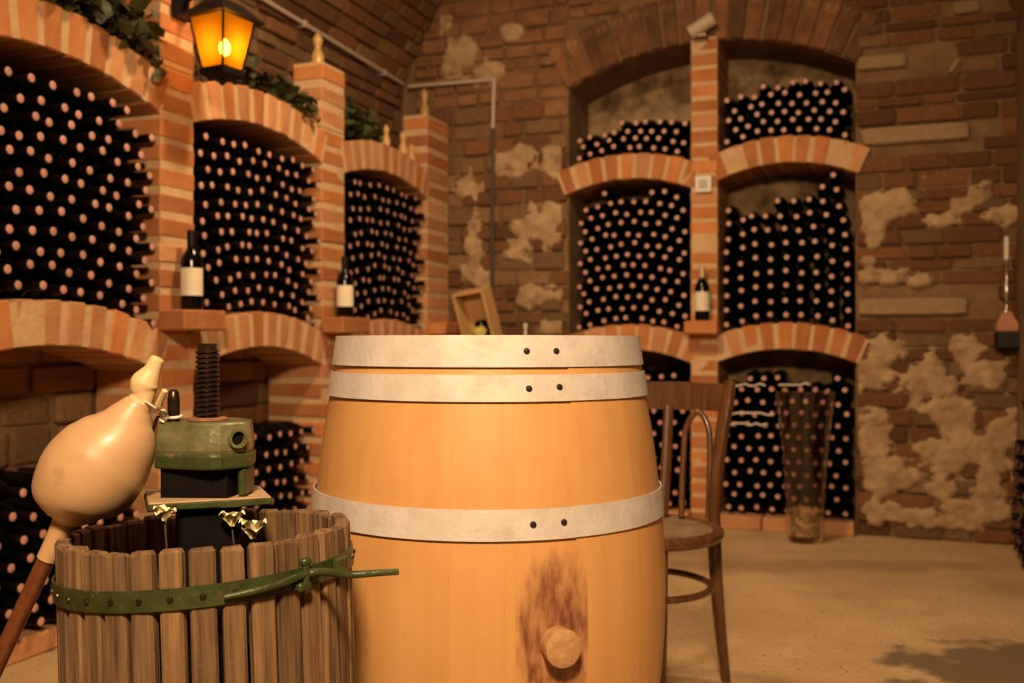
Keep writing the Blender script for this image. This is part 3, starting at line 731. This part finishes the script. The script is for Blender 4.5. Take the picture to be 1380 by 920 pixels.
# latch bar along the band and out to the right
def bp(a, r, z): return BM @ (PC+Vector((r*math.sin(a), -r*math.cos(a), z)))
endp = P(537, 770, 1.30)
obj('latch_bar', tube([bp(.38,.213,.6085), bp(.55,.216,.611), bp(.75,.218,.615), bp(.95,.222,.6190), P(470,774,1.285), P(505,772,1.29), endp], [.0035,.0048,.0052,.0054,.0050,.0046,.0042], 10), M_GREEN, press)
cq = bp(.90, .2155, .6155); dd = (cq-(PC+Vector((0,0,cq.z)))).normalized(); qm = dd.to_track_quat('Y', 'Z').to_matrix().to_4x4()
clp = MB(); clp.join(cbox(.010, .012, .046, .003)); clp.join(cbox(.016, .014, .010, .003), T(0, 0, .019)); clp.join(cbox(.022, .014, .012, .003), T(.004, 0, -.013))
obj('latch_clip', clp.xf(Matrix.Translation(cq) @ qm), M_GREEN, press)
obj('latch_ear', cbox(.030, .010, .018, .003).xf(Matrix.Translation(bp(1.25, .214, .617)) @ Matrix.Rotation(1.25, 4, 'Z')), M_GREEN, press)
# tray, legs
obj('tray', lathe([(.20,.175),(.245,.175),(.255,.19),(.255,.222),(.245,.222),(.243,.196),(.20,.194)], 40).xf(T(*PC)), M_IRON, press)
for k in range(3):
    a = .5+2*PI*k/3; obj('leg', tube([PC+Vector((math.sin(a)*.20, -math.cos(a)*.20, .18)), PC+Vector((math.sin(a)*.225, -math.cos(a)*.225, .09)), PC+Vector((math.sin(a)*.25, -math.cos(a)*.25, .008))], [.018,.015,.017], 10), M_GREEN, press)
# screw with real threads
def screw():
    m = MB(); n = 20; z0, z1 = .18, .928; pitch = .0070; steps = int((z1-z0)/pitch*8); vs = []
    for j in range(steps+1):
        z = z0+(z1-z0)*j/steps
        for k in range(n):
            a = 2*PI*k/n; f = ((z/pitch)-k/n) % 1; r = .0170 if .22 < f < .72 else (.0136 if f > .88 or f < .08 else .0155)
            vs.append((PC.x+r*math.cos(a), PC.y+r*math.sin(a), z))
    m.add(vs, [])
    for j in range(steps):
        for k in range(n): m.f.append([j*n+k, j*n+(k+1) % n, (j+1)*n+(k+1) % n, (j+1)*n+k]); m.m.append(0); m.sm.append(False)
    m.f.append([steps*n+k for k in range(n)]); m.m.append(0); m.sm.append(False)
    m.join(lathe([(.0135,.927),(.0140,.929),(.0140,.936),(.0125,.9375)], 18).xf(T(PC.x, PC.y, 0))); return m
obj('screw', screw(), M_IRON, press)
def prism(poly, zs, c0):
    """stack of polygon rings: zs = [(z, scale)]"""
    m = MB(); n = len(poly); vs = [c0+Vector((x*s, y*s, z)) for z, s in zs for x, y in poly]
    fs = [list(range(n))[::-1], [(len(zs)-1)*n+k for k in range(n)]]
    for i in range(len(zs)-1): fs += [[i*n+k, i*n+(k+1) % n, (i+1)*n+(k+1) % n, (i+1)*n+k] for k in range(n)]
    m.add(vs, fs); return m
OCT = [(-.066,-.026),(-.061,-.040),(.022,-.062),(.036,-.058),(.064,-.026),(.068,-.012),(.060,.032),(.030,.058),(-.038,.058),(-.066,.026)]
OCT2 = [(x*1.03, y*1.03) for x, y in OCT]
nut = obj('press_head', prism(OCT, [(.781,.97),(.786,1.0),(.797,1.0),(.8225,.955),(.8255,.90)], PC), M_GREENL, press)
obj('head_flange', prism(OCT2, [(.7600,.97),(.7625,1.0),(.778,1.0),(.7815,.96)], PC), M_GREEN, press)
hx = Vector((.0565, -.043, 0)); hd = Vector((.62, -.78, 0)).normalized(); qh = hd.to_track_quat('Z', 'Y').to_matrix().to_4x4()
soc = lathe([(.0145,-.012),(.0150,.004),(.0138,.0070),(.0100,.0070),(.0092,.003),(.0090,-.006)], 20).xf(Matrix.Translation(PC+hx+Vector((-.003,.003,.803))) @ qh)
obj('bar_socket', soc, M_GREENL, nut)
obj('socket_hole', lathe([(.0089,-.004),(.0089,-.0035)], 16).xf(Matrix.Translation(PC+hx+Vector((-.003,.003,.803))) @ qh @ T(0,0,.004)), M_BLACKWOOD, nut)
obj('washer', lathe([(.026,.8250),(.029,.8262),(.029,.8285),(.026,.8300),(.017,.8300)], 28).xf(T(PC.x, PC.y, 0)), M_RUST, press)
obj('spacer_block', prism([(-.056,-.036),(.040,-.040),(.052,.03),(-.05,.046)], [(.716,1),(.7605,1)], PC), M_BLACKWOOD, press)
obj('head_fin', cbox(.012, .05, .040, .003).xf(T(PC.x+.057, PC.y-.004, .739)), M_GREEN, press)
RP = Matrix.Translation(PC+Vector((-.002, .004, 0))) @ Matrix.Rotation(math.radians(22), 4, 'Z')
pl = cbox(.170, .125, .010, .002); obj('plate', pl.xf(RP @ T(0, 0, .7105)), M_GREEN, press)
obj('plate_top', cbox(.166, .121, .003, .001).xf(RP @ T(0, 0, .7163)), M_PLATEWOOD, press)
obj('follower_block', cbox(.082, .10, .225, .004).xf(RP @ T(.0, .004, .592)), M_BLACKWOOD, press)
obj('shade_fill', lathe([(.10,.20),(.180,.20),(.180,.545),(.15,.555),(.08,.558)], 32).xf(T(*PC)), M_BLACKWOOD, press)  # black fill added for the shade inside the basket and between slats
pinp = P(234, 570, 1.430)
obj('pin', lathe([(.0088,-.004),(.0088,.030),(.0075,.042),(.004,.046)], 12).xf(T(pinp.x, pinp.y, .8255)), M_IRON, press)
# dried flowers in the basket
def flower(px, py, D, s, label):
    c = P(px, py, D); t = thing('dried_flower', Vector((c.x, c.y, .556)), label, 'flower', 'dried cream flowers in the press basket')
    obj('stem', tube([(c.x+.01, c.y+.01, .550), (c.x+.004, c.y+.004, .63), (c.x, c.y, c.z-.004)], .0013, 6), M_STEMB, t)
    for k in range(7):
        a = 2*PI*k/7+rnd(-.3, .3); e_ = rnd(.5, 1.3); m = MB(); K = 5; vs = []
        for i in range(K+1):
            f = i/K; w_ = s*.42*math.sin(PI*min(1, f*.85+.12)); r = s*.75*f; z = s*.75*e_*math.sin(f*2.0)
            for sgn in (-1, -.4, .4, 1):
                vs.append(Vector((r*math.cos(a)-sgn*w_*math.sin(a), r*math.sin(a)+sgn*w_*math.cos(a), z+abs(sgn)*w_*.45+rnd(-.0008, .0008))))
        m.add(vs, [[i*4+q, i*4+q+1, i*4+5+q, i*4+4+q] for i in range(K) for q in range(3)], smooth=True)
        obj('petal', m.xf(Matrix.Translation(c)), M_CREAM, t, recalc=False)
    return t
flower(222, 703, 1.36, .022, 'small cream dried flower left of the black block in press')
flower(313, 710, 1.40, .025, 'cream dried flower just right of the black block in press')
flower(341, 726, 1.375, .027, 'largest cream dried flower at the right rim of press basket')

# ------------------------------------------------------------------ gourd wine thief
GD = 1.40
def gp(s_, p_):
    s = s_-489; return P(.49*s+.87*p_, -.87*s+.49*p_, GD)
GPTS = [(-84,419,13),(-79,419,19),(-74,419,28),(-64,418,42),(-44,416,58),(-13,420,67),(21,426,64.5),(40,429,58),(58,431,50),(72,431,41),(86,430,31),(100,430,22),(110,431,16.5),(120,430,15),(128,426,17.5),(136,424,18.5),(146,424,15),(156,424,11),(166,423,9.8),(172,423,9),(174,423,5)]
gt = thing('gourd_wine_thief', gp(-820, 478), 'pale calabash gourd wine thief with brown tube leaning on the press', 'gourd')
def gsub(a, b): return [q for q in GPTS if a <= q[0] <= b]
bo = gp(-820, 478); blemish(M_GOURD, P(86, 640, GD-.058)-bo, .012, (.20,.11,.045)); q1 = gsub(-84, 120); q2 = gsub(110, 174)
obj('gourd_bulb', tube([gp(a, b) for a, b, c in q1], [c*GD/F for a, b, c in q1], 40, smooth=5), M_GOURD, gt, bo)
obj('gourd_tip', tube([gp(a, b) for a, b, c in q2], [c*GD/F*(1.01) for a, b, c in q2], 28, smooth=5), M_GOURDTIP, gt)
obj('collar', tube([gp(-72,420), gp(-95,422), gp(-120,424), gp(-137,425)], [.0168,.0150,.0142,.0140], 22), M_GOURD, gt)
obj('tube', tube([gp(-128,424), gp(-261,434), gp(-500,453), gp(-815,478)], [.0118,.0116,.0112,.010], 18), M_TUBE, gt)
obj('stem_stub', tube([P(214,545,GD-.012), P(218,535,GD-.02), P(222,526,GD-.026)], [.0055,.0045,.004], 8), M_GOURDTIP, gt)
st_ = MB(); zt = P(234, 561, 1.43).z
st_.join(tube([pinp+Vector((.0106*math.cos(a), .0106*math.sin(a), 0)) + Vector((0,0,zt-pinp.z+.001*math.sin(a))) for a in [2*PI*k/14 for k in range(14)]], .0022, 8, closed=True))
st_.join(tube([P(227,562,1.418), P(219,556,1.41), P(212,551,1.40), P(204,546,1.392), P(196,541,1.385)], .0017, 8))
st_.join(tube([P(226,561,1.418), P(222,553,1.415), P(215,556,1.41), P(220,563,1.412), P(226,563,1.418)], .0022, 8))
st_.join(tube([P(218,558,1.41), P(214,563,1.408), P(221,569,1.408)], .0016, 8))
tag(obj('string', st_, M_STRING), 'white string tying the gourd neck to the iron pin', 'string')
hb = MB(); hb.join(tube([P(213,560,1.405), P(208,574,1.404), P(203,590,1.403)], [.0022,.0026,.0014], 8))
tag(obj('cord_end', hb, M_BLACKMETAL), 'dark twig hanging from the white string beside the gourd', 'twig')

# ------------------------------------------------------------------ bentwood chair
CO = Vector((.422, 2.785, 0)); cr_ = Vector((.906, -.423, 0)).normalized(); cf = Vector((-.423, -.906, 0)).normalized()
def cp(a, b, z): return CO+cr_*a+cf*b+Vector((0, 0, z))
chair = thing('bentwood_chair', cp(0, .17, 0), 'dark bentwood chair with round seat standing right behind the barrel', 'chair')
for s in (1, -1):
    obj('leg', tube([cp(s*.166,-.050,.004), cp(s*.157,-.02,.16), cp(s*.150,.003,.32), cp(s*.146,.010,.45)], [.0135,.0165,.0185,.020], 12), M_CHAIR, chair)
    obj('back_post', tube([cp(s*.146,.008,.43), cp(s*.148,-.006,.55), cp(s*.158,-.030,.68), cp(s*.170,-.055,.78), cp(s*.174,-.064,.832)], [.021,.022,.0235,.024,.019], 12, flat=(.8,1.1)), M_CHAIR, chair)
    obj('leg', tube([cp(s*.096,.345,.004), cp(s*.092,.328,.2), cp(s*.086,.305,.44)], [.0125,.0155,.018], 12), M_CHAIR, chair)
    lp = [cp(s*.052,-.004,.455), cp(s*.050,-.03,.60), cp(s*.055,-.048,.70), cp(s*.086,-.056,.745), cp(s*.118,-.048,.70), cp(s*.126,-.030,.60), cp(s*.128,-.004,.455)]
    obj('back_loop', tube(lp, .0085, 10, smooth=6), M_CHAIR, chair)
obj('back_slat', tube([cp(0,-.006,.455), cp(0,-.035,.6), cp(0,-.062,.76)], [.014,.015,.014], 10, flat=(1,.4)), M_CHAIR, chair)
rail = MB(); vs = []; K = 16
for i in range(K+1):
    a = -.176+.352*i/K; bb = -.060-.030*(1-(a/.176)**2); th = .009
    for z, o_ in ((.748, th), (.828-.004*abs(a)/.17, th+.0), (.828-.004*abs(a)/.17, -th), (.748, -th)): vs.append(cp(a, bb+o_-(.006 if z > .8 else 0), z))
rail.add(vs, [])
for i in range(K):
    for q in range(4): rail.f.append([i*4+q, i*4+(q+1) % 4, i*4+4+(q+1) % 4, i*4+4+q]); rail.m.append(0); rail.sm.append(q in (0, 2))
rail.f.append([0,1,2,3]); rail.f.append([K*4+3,K*4+2,K*4+1,K*4]); rail.m += [0,0]; rail.sm += [False]*2
obj('top_rail', rail, M_CHAIR, chair)
sc_ = cp(0, .165, 0)
ring = tube([sc_+Vector((.190*math.cos(2*PI*k/40), .190*math.sin(2*PI*k/40), .441)) for k in range(40)], .017, 10, closed=True, flat=(1, .95))
obj('seat_ring', ring, M_CHAIR, chair)
obj('seat', lathe([(.10,.428),(.182,.430),(.184,.440),(.176,.450),(.12,.446),(.03,.443)], 40).xf(T(sc_.x, sc_.y, 0)), M_SEAT, chair)
obj('stretcher', tube([sc_+Vector((.172*math.cos(2*PI*k/36), .172*math.sin(2*PI*k/36), .300)) for k in range(36)], .009, 10, closed=True), M_CHAIR, chair)

# ------------------------------------------------------------------ glass vase with corks
vc = P(1085, 463, 4.72); vc.z = 0
vase = thing('floor_vase', vc, 'tall flared clear glass floor vase holding corks before the back rack', 'vase')
vo = [(.06,.0),(.076,.002),(.080,.012),(.085,.10),(.100,.35),(.122,.58),(.139,.712),(.1355,.714),(.118,.58),(.096,.35),(.081,.10),(.074,.026),(.05,.022),(.004,.022)]
obj('vase_glass', lathe(vo, 36).xf(T(*vc)), M_CLEAR, vase)
ck = lathe([(.0100,-.021),(.0115,-.019),(.0115,.019),(.0100,.021)], 10).mesh('cork', M_CORK)
nk = 0
for lay in range(6):
    for (rr, n) in ((.052, 11), (.020, 4)):
        for k in range(n):
            a = 2*PI*(k+rnd(-.2, .2))/n+lay*.4; z = .038+lay*.0215+rnd(-.003, .003)
            M = Matrix.Translation(vc+Vector((rr*math.cos(a), rr*math.sin(a), z))) @ Matrix.Rotation(a+PI/2+rnd(-.5,.5), 4, 'Z') @ Matrix.Rotation(PI/2+rnd(-.45, .45), 4, 'Y')
            o = inst('cork', ck, M); tag(o, 'tan wine cork heaped in the bottom of the glass vase', 'cork', 'corks in the glass vase'); nk += 1

# ------------------------------------------------------------------ lantern on the nearest left pillar
LC = FL.p(.09, .185, 0)
lan = thing('wall_lantern', FL.p(.09, .20, 1.84), 'lit black wall lantern with amber glass on the nearest left pillar', 'lantern')
LR = Matrix.Rotation(math.radians(-7), 3, 'Z')
def lq(x, y, z): return LC+LR @ (FL.d*x+FL.n*y)+Vector((0, 0, z))
zb, zt = 1.872, 2.045; hb_, ht = .046, .076
fr_ = MB()
for sx in (-1, 1):
    for sy in (-1, 1): fr_.join(tube([lq(sx*hb_, sy*hb_, zb), lq(sx*ht, sy*ht, zt)], .0045, 6, smooth=1))
for z, h_ in ((zb, hb_), (zt, ht)):
    for a_, b_ in (((-1,-1),(1,-1)), ((1,-1),(1,1)), ((1,1),(-1,1)), ((-1,1),(-1,-1))): fr_.join(tube([lq(a_[0]*h_, a_[1]*h_, z), lq(b_[0]*h_, b_[1]*h_, z)], .0045, 6, smooth=1))
obj('frame', fr_, M_BLACKMETAL, lan)
for a_, b_ in (((-1,-1),(1,-1)), ((1,-1),(1,1)), ((1,1),(-1,1)), ((-1,1),(-1,-1))):
    m = MB(); m.add([lq(a_[0]*hb_, a_[1]*hb_, zb), lq(b_[0]*hb_, b_[1]*hb_, zb), lq(b_[0]*ht, b_[1]*ht, zt), lq(a_[0]*ht, a_[1]*ht, zt)], [(0,1,2,3)])
    obj('pane', m, M_PANE, lan, recalc=False)
m = MB(); m.add([lq(-.105,-.105,zt-.004), lq(.105,-.105,zt-.004), lq(.105,.105,zt-.004), lq(-.105,.105,zt-.004), lq(-.045,-.045,zt+.055), lq(.045,-.045,zt+.055), lq(.045,.045,zt+.055), lq(-.045,.045,zt+.055), lq(0,0,zt+.075)],
    [(3,2,1,0),(0,1,5,4),(1,2,6,5),(2,3,7,6),(3,0,4,7),(4,5,8),(5,6,8),(6,7,8),(7,4,8)]); obj('roof', m, M_BLACKMETAL, lan)
m = MB(); m.add([lq(x*s, y*s, z) for z, s in ((zb-.035,.030),(zb-.02,.052),(zb-.003,.052)) for x, y in ((-1,-1),(1,-1),(1,1),(-1,1))],
    [(3,2,1,0),(8,9,10,11)]+[(i*4+k, i*4+(k+1) % 4, i*4+4+(k+1) % 4, i*4+4+k) for i in range(2) for k in range(4)]); obj('base', m, M_BLACKMETAL, lan)
obj('bracket', tube([lq(0,0,zt+.06), lq(0,-.02,zt+.105), lq(0,-.09,zt+.12), lq(0,-.172,zt+.085)], .010, 8), M_BLACKMETAL, lan)
obj('wall_plate', FL.box(.050, .130, .004, .018, zt+.02, zt+.14), M_BLACKMETAL, lan)
obj('finial', lathe([(.004,-.052),(.010,-.048),(.012,-.042),(.010,-.036),(.016,-.032)], 12).xf(Matrix.Translation(lq(0,0,zb))), M_BLACKMETAL, lan)
bc = lq(.012, 0, 1.955)
obj('bulb', lathe([(.006,-.03),(.014,-.022),(.019,-.006),(.017,.008),(.009,.020),(.003,.026)], 14).xf(Matrix.Translation(bc)), M_BULB, lan)
obj('lamp_holder', lathe([(.010,0),(.012,.03),(.010,.05)], 12).xf(T(bc.x, bc.y, zb-.003)), M_BLACKMETAL, lan)
pl_ = bpy.data.lights.new('lantern_light', 'POINT'); pl_.energy = 5; pl_.color = (1,.50,.14); pl_.shadow_soft_size = .022
po = bpy.data.objects.new('lantern_light', pl_); COL.objects.link(po); po.parent = lan; po.location = bc-WL[lan.name]

# ------------------------------------------------------------------ pipes
def lwall(px, n=-.255):   # point on the left wall at image column px
    t = (px-690)/F; c = -FL.o.x+.3725*FL.o.y; return None
pp = [FL.p(-3.0, -.255, 2.52), FL.p(.9, -.255, 2.455), FL.p(2.33, -.255, 2.415)]
pipeA = thing('water_pipe', pp[2], 'thin grey pipe running high along the left wall to the corner', 'pipe')
obj('pipe_run', tube(pp, .0115, 10, smooth=1), M_PIPE, pipeA)
for u in (.5, 1.3, 2.1): obj('clip', FL.box(u-.01, u+.01, -.285, -.242, 2.455-(u-.9)*.03-.015, 2.455-(u-.9)*.03+.015), M_PIPE, pipeA)
c1_ = FB.p(-.62, .025, 2.41); c2_ = FB.p(bu(668), .025, 2.40)
pipeB = thing('conduit_pipe', c2_, 'grey pipe crossing the back wall corner, its upright lower part dark', 'pipe')
obj('pipe_run', tube([c1_, c2_], .0105, 10, smooth=1), M_PIPE, pipeB)
obj('pipe_drop', tube([c2_+Vector((0,0,.01)), FB.p(bu(666.5), .025, 2.12)], .0105, 10, smooth=1), M_PIPE, pipeB)
k_ = obj('dark_drop', tube([FB.p(bu(666.5), .025, 2.13), FB.p(bu(665), .025, 1.0), FB.p(bu(665), .025, .02)], .0115, 10, smooth=1), M_PIPED, pipeB); k_['label'] = 'dark lower conduit'

# ------------------------------------------------------------------ plants on the arches
def leaf(M, s):
    m = MB(); m.add([(0,0,0),(.35*s,.25*s,.05*s),(.5*s,.75*s,0),(0,1.1*s,-.12*s),(-.5*s,.75*s,0),(-.35*s,.25*s,.05*s),(0,.5*s,-.06*s)],
        [(0,1,6),(1,2,6),(2,3,6),(3,4,6),(4,5,6),(5,0,6)]); return m.xf(M)
def plant(pts, n, spread, s, label, name='trailing_ivy'):
    t = thing(name, pts[0], label, 'plant'); obj('vine', tube(pts, .004, 6), M_STEMB, t)
    q = catmull([tuple(p_) for p_ in pts], 8); m = MB()
    for k in range(n):
        c = Vector(random.choice(q))+Vector((rnd(-1,1), rnd(-1,1), rnd(-.5,1)))*spread
        m.join(leaf(Matrix.Translation(c) @ Matrix.Rotation(rnd(0, 6.28), 4, 'Z') @ Matrix.Rotation(rnd(-1.4, 1.4), 4, 'X'), s*rnd(.7, 1.5)))
    o = obj('leaves', m, M_LEAF, t, recalc=False); o['kind'] = 'stuff'; return t
EX = lambda u, i=0: arcz(u, *LB[i], *LUP[i])+.142
plant([FL.p(-.55,-.06,EX(-.55)+.03), FL.p(-.40,-.02,EX(-.4)+.05), FL.p(-.25,0,EX(-.25)+.05), FL.p(-.12,.01,EX(-.12)+.05)], 260, .055, .045, 'dark green ivy trailing over the nearest left arch, above its bottles')
plant([FL.p(-.10,.02,EX(-.1)+.04), FL.p(-.07,.03,EX(-.07)+.015), FL.p(-.055,.03,EX(-.05)-.03)], 18, .015, .03, 'small ivy sprig hanging beside the nearest left pillar')
plant([FL.p(.45,-.14,EX(.4,1)+.02), FL.p(.58,-.12,EX(.58,1)+.05), FL.p(.72,-.08,EX(.72,1)+.045), FL.p(.85,-.05,EX(.85,1)+.03), FL.p(.95,-.04,EX(.95,1)+.02)], 300, .060, .042, 'dark leafy ivy lying on top of the middle left arch')
plant([FL.p(1.32,-.16,EX(1.32,2)+.03), FL.p(1.45,-.14,EX(1.45,2)+.08), FL.p(1.60,-.12,EX(1.6,2)+.05), FL.p(1.66,-.1,EX(1.66,2)+.03)], 300, .070, .045, 'bushy dark plant on the far left arch between two pillars')
# small vessels on the rack top
def vessel(p_, h, r, m, name, label, cat):
    return tag(obj(name, lathe([(r*.7,0),(r,h*.05),(r*.95,h*.35),(r*.55,h*.5),(r*.45,h*.6),(r*.75,h*.72),(r*.8,h*.82),(r*.4,h*.95),(r*.2,h)], 16).xf(T(*p_)), m, origin=p_), label, cat)
vessel(FL.p(1.135,-.08,2.18), .150, .030, M_AMBERTHING, 'figurine', 'tall amber glazed figurine standing on top of the second left pillar', 'figurine')
vessel(FL.p(2.25,-.08,2.18), .170, .026, M_AMBERTHING, 'candlestick', 'slim amber candlestick standing on top of the third left pillar', 'candlestick')
for u, h, r, i, lab in ((1.70,.11,.020,2,'stubby tan flask standing on top of far left arch beside bushy plant'), (1.885,.13,.024,2,'tall tan flask standing right on the far left arch'), (1.985,.10,.020,2,'small tan flask nearest the third pillar on far left arch')):
    vessel(FL.p(u, -.03, EX(u, 2)-.004), h, r, M_CRATE, 'flask', lab, 'flask')
# ------------------------------------------------------------------ canister on the back pillar, square gauge
cc = FB.p(1.055, .055, 2.500)
can = thing('tin_canister', cc, 'small pale canister lying tilted on top of the back pillar', 'canister')
Mx = Matrix.Translation(cc+Vector((0,0,.058))) @ FB.M(0,0,0).to_3x3().to_4x4() @ Matrix.Rotation(math.radians(62), 4, 'Y')
obj('can_body', lathe([(.034,-.066),(.036,-.062),(.036,.062),(.034,.066)], 22).xf(Mx), M_TIN, can)
for z in (-.068, 0, .060): obj('rim', lathe([(.0365,z),(.039,z+.002),(.039,z+.008),(.0365,z+.010)], 22).xf(Mx), M_TIN, can)
obj('foot', cbox(.05, .05, .02, .003).xf(FB.M(1.055, .040, 2.510)), M_IRON, can)
g = thing('thermometer', FB.p(1.061, .018, 1.75), 'small white square thermometer fixed on the back pillar', 'thermometer')
gx, gz = 1.060, 1.755
obj('case', cbox(.084, .018, .084, .004).xf(FB.M(gx, .026, gz)), M_WHITE, g); obj('dial', cbox(.044, .004, .044, .001).xf(FB.M(gx, .036, gz)), M_GREY, g)
# ------------------------------------------------------------------ small table with the wooden bottle crate, hidden behind the barrel
tb = thing('side_table', FB.p(.03, .34, 0), 'small dark wooden table hidden behind the barrel, carrying the crate', 'table')
obj('table_top', FB.box(-.17, .29, .14, .52, .86, .89), M_TABLE, tb)
for u in (-.14, .26):
    for n in (.17, .49): obj('leg', FB.box(u-.018, u+.018, n-.018, n+.018, 0, .86), M_TABLE, tb)
CM = FB.M(-.10, .33, .89) @ Matrix.Rotation(math.radians(10), 4, 'Z') @ Matrix.Rotation(math.radians(0), 4, 'X') @ Matrix.Rotation(math.radians(13), 4, 'Y').inverted()
crate = thing('bottle_crate', FB.p(-.02, .33, .89), 'open light wooden crate leaning upright behind the barrel', 'crate')
Wc, Hc, Dc = .175, .32, .11
tl = Matrix.Rotation(math.radians(-14), 4, 'Y')
base_ = FB.M(-.02, .33, .895) @ Matrix.Rotation(math.radians(14), 4, 'X').inverted() @ Matrix.Rotation(math.radians(-9), 4, 'Y')
for nm, b_ in (('side_board', box(-Wc/2,-Wc/2+.012,-Dc/2,Dc/2,.02,Hc)), ('side_board', box(Wc/2-.012,Wc/2,-Dc/2,Dc/2,.02,Hc)), ('top_board', box(-Wc/2,Wc/2,-Dc/2,Dc/2,Hc,Hc+.012)),
               ('bottom_board', box(-Wc/2,Wc/2,-Dc/2,Dc/2,.01,.022)), ('back_board', box(-Wc/2,Wc/2,-Dc/2-.008,-Dc/2,.01,Hc+.01))):
    obj(nm, b_.xf(base_), M_CRATE, crate)
bt = thing('crate_bottle', (base_ @ T(.01, -.0, .024)).translation, 'dark bottle with a yellow top standing in the wooden crate', 'bottle')
obj('bottle_body', lathe([(.030,0),(.036,.004),(.036,.10),(.033,.125),(.026,.14)], 18).xf(base_ @ T(.012, .005, .030)), M_GLASSB, bt)
obj('yellow_top', lathe([(.014,0),(.032,.012),(.038,.030),(.030,.050),(.010,.058)], 18).xf(base_ @ T(.012, .028, .088) @ Matrix.Rotation(-.5, 4, 'X')), M_YELLOW, bt)
pg = P(710, 470, 4.9); tag(obj('wooden_peg', lathe([(.010,0),(.012,.015),(.009,.06),(.007,.125),(.012,.140),(.008,.15)], 12).xf(T(FB.p(.225,.40,0).x, FB.p(.225,.40,0).y, .89)), M_CANDLE), 'small cream candle stub peeking over the barrel rim', 'candle')
# ------------------------------------------------------------------ candlestick on bracket at the right end of the back wall
cu_ = 2.455
br = thing('wall_bracket', FB.p(cu_, .05, 1.0), 'dark wall bracket holding the candlestick near the right corner', 'bracket')
obj('bracket_box', cbox(.115, .11, .080, .006).xf(FB.M(cu_+.01, .070, .955)), M_BLACKMETAL, br)
cs = thing('candlestick', FB.p(cu_, .065, .995), 'slim silver candlestick with white candle on terracotta foot, far right wall', 'candlestick')
m = MB(); m.add([FB.p(cu_+x*s, .065+y*s, z) for z, s in ((.995,.045),(1.03,.043),(1.085,.018)) for x, y in ((-1,-1),(1,-1),(1,1),(-1,1))],
    [(3,2,1,0),(8,9,10,11)]+[(i*4+k, i*4+(k+1) % 4, i*4+4+(k+1) % 4, i*4+4+k) for i in range(2) for k in range(4)]); obj('foot', m, M_TERRA, cs)
c0 = FB.p(cu_, .065, 0)
obj('stem', lathe([(.010,1.085),(.005,1.10),(.0045,1.13),(.012,1.15),(.014,1.19),(.008,1.215),(.0045,1.24),(.0045,1.30),(.013,1.318),(.014,1.324)], 14).xf(T(c0.x, c0.y, 0)), M_SILVER, cs)
obj('candle', lathe([(.0115,1.324),(.0110,1.425),(.006,1.43)], 14).xf(T(c0.x, c0.y, 0)), M_CANDLE, cs)
# thin pale stick on the right part of the back wall
tag(obj('pale_stick', tube([FB.p(bu(1280), .03, bz(1280,99)), FB.p(bu(1291), .03, bz(1291,82))], .007, 6, smooth=1), M_PALESTONE), 'short pale stick slanting on the dark wall right of the arch', 'stick')
# white cords hanging over the necks in the low right back bay
def cords(zs):
    m = MB()
    for py, x0, x1 in zs:
        n = 7; m.join(tube([FB.p(bu(x0+(x1-x0)*k/n), .022, bz(x0+(x1-x0)*k/n, py+random.choice((-1.2, 1.2)))) for k in range(n+1)], .0042, 6))
    return m
tag(obj('white_cord', cords([(518,983,1032),(517,1050,1092)]), M_STRING), 'uppermost white cord laid across bottle necks below the right arch', 'cord', 'white cords over the bottle necks')
tag(obj('white_cord', cords([(557,986,1042)]), M_STRING), 'middle white cord laid across bottle necks below the right arch', 'cord', 'white cords over the bottle necks')
tag(obj('white_cord', cords([(571,984,1034)]), M_STRING), 'lowest white cord laid across bottle necks below the right arch', 'cord', 'white cords over the bottle necks')
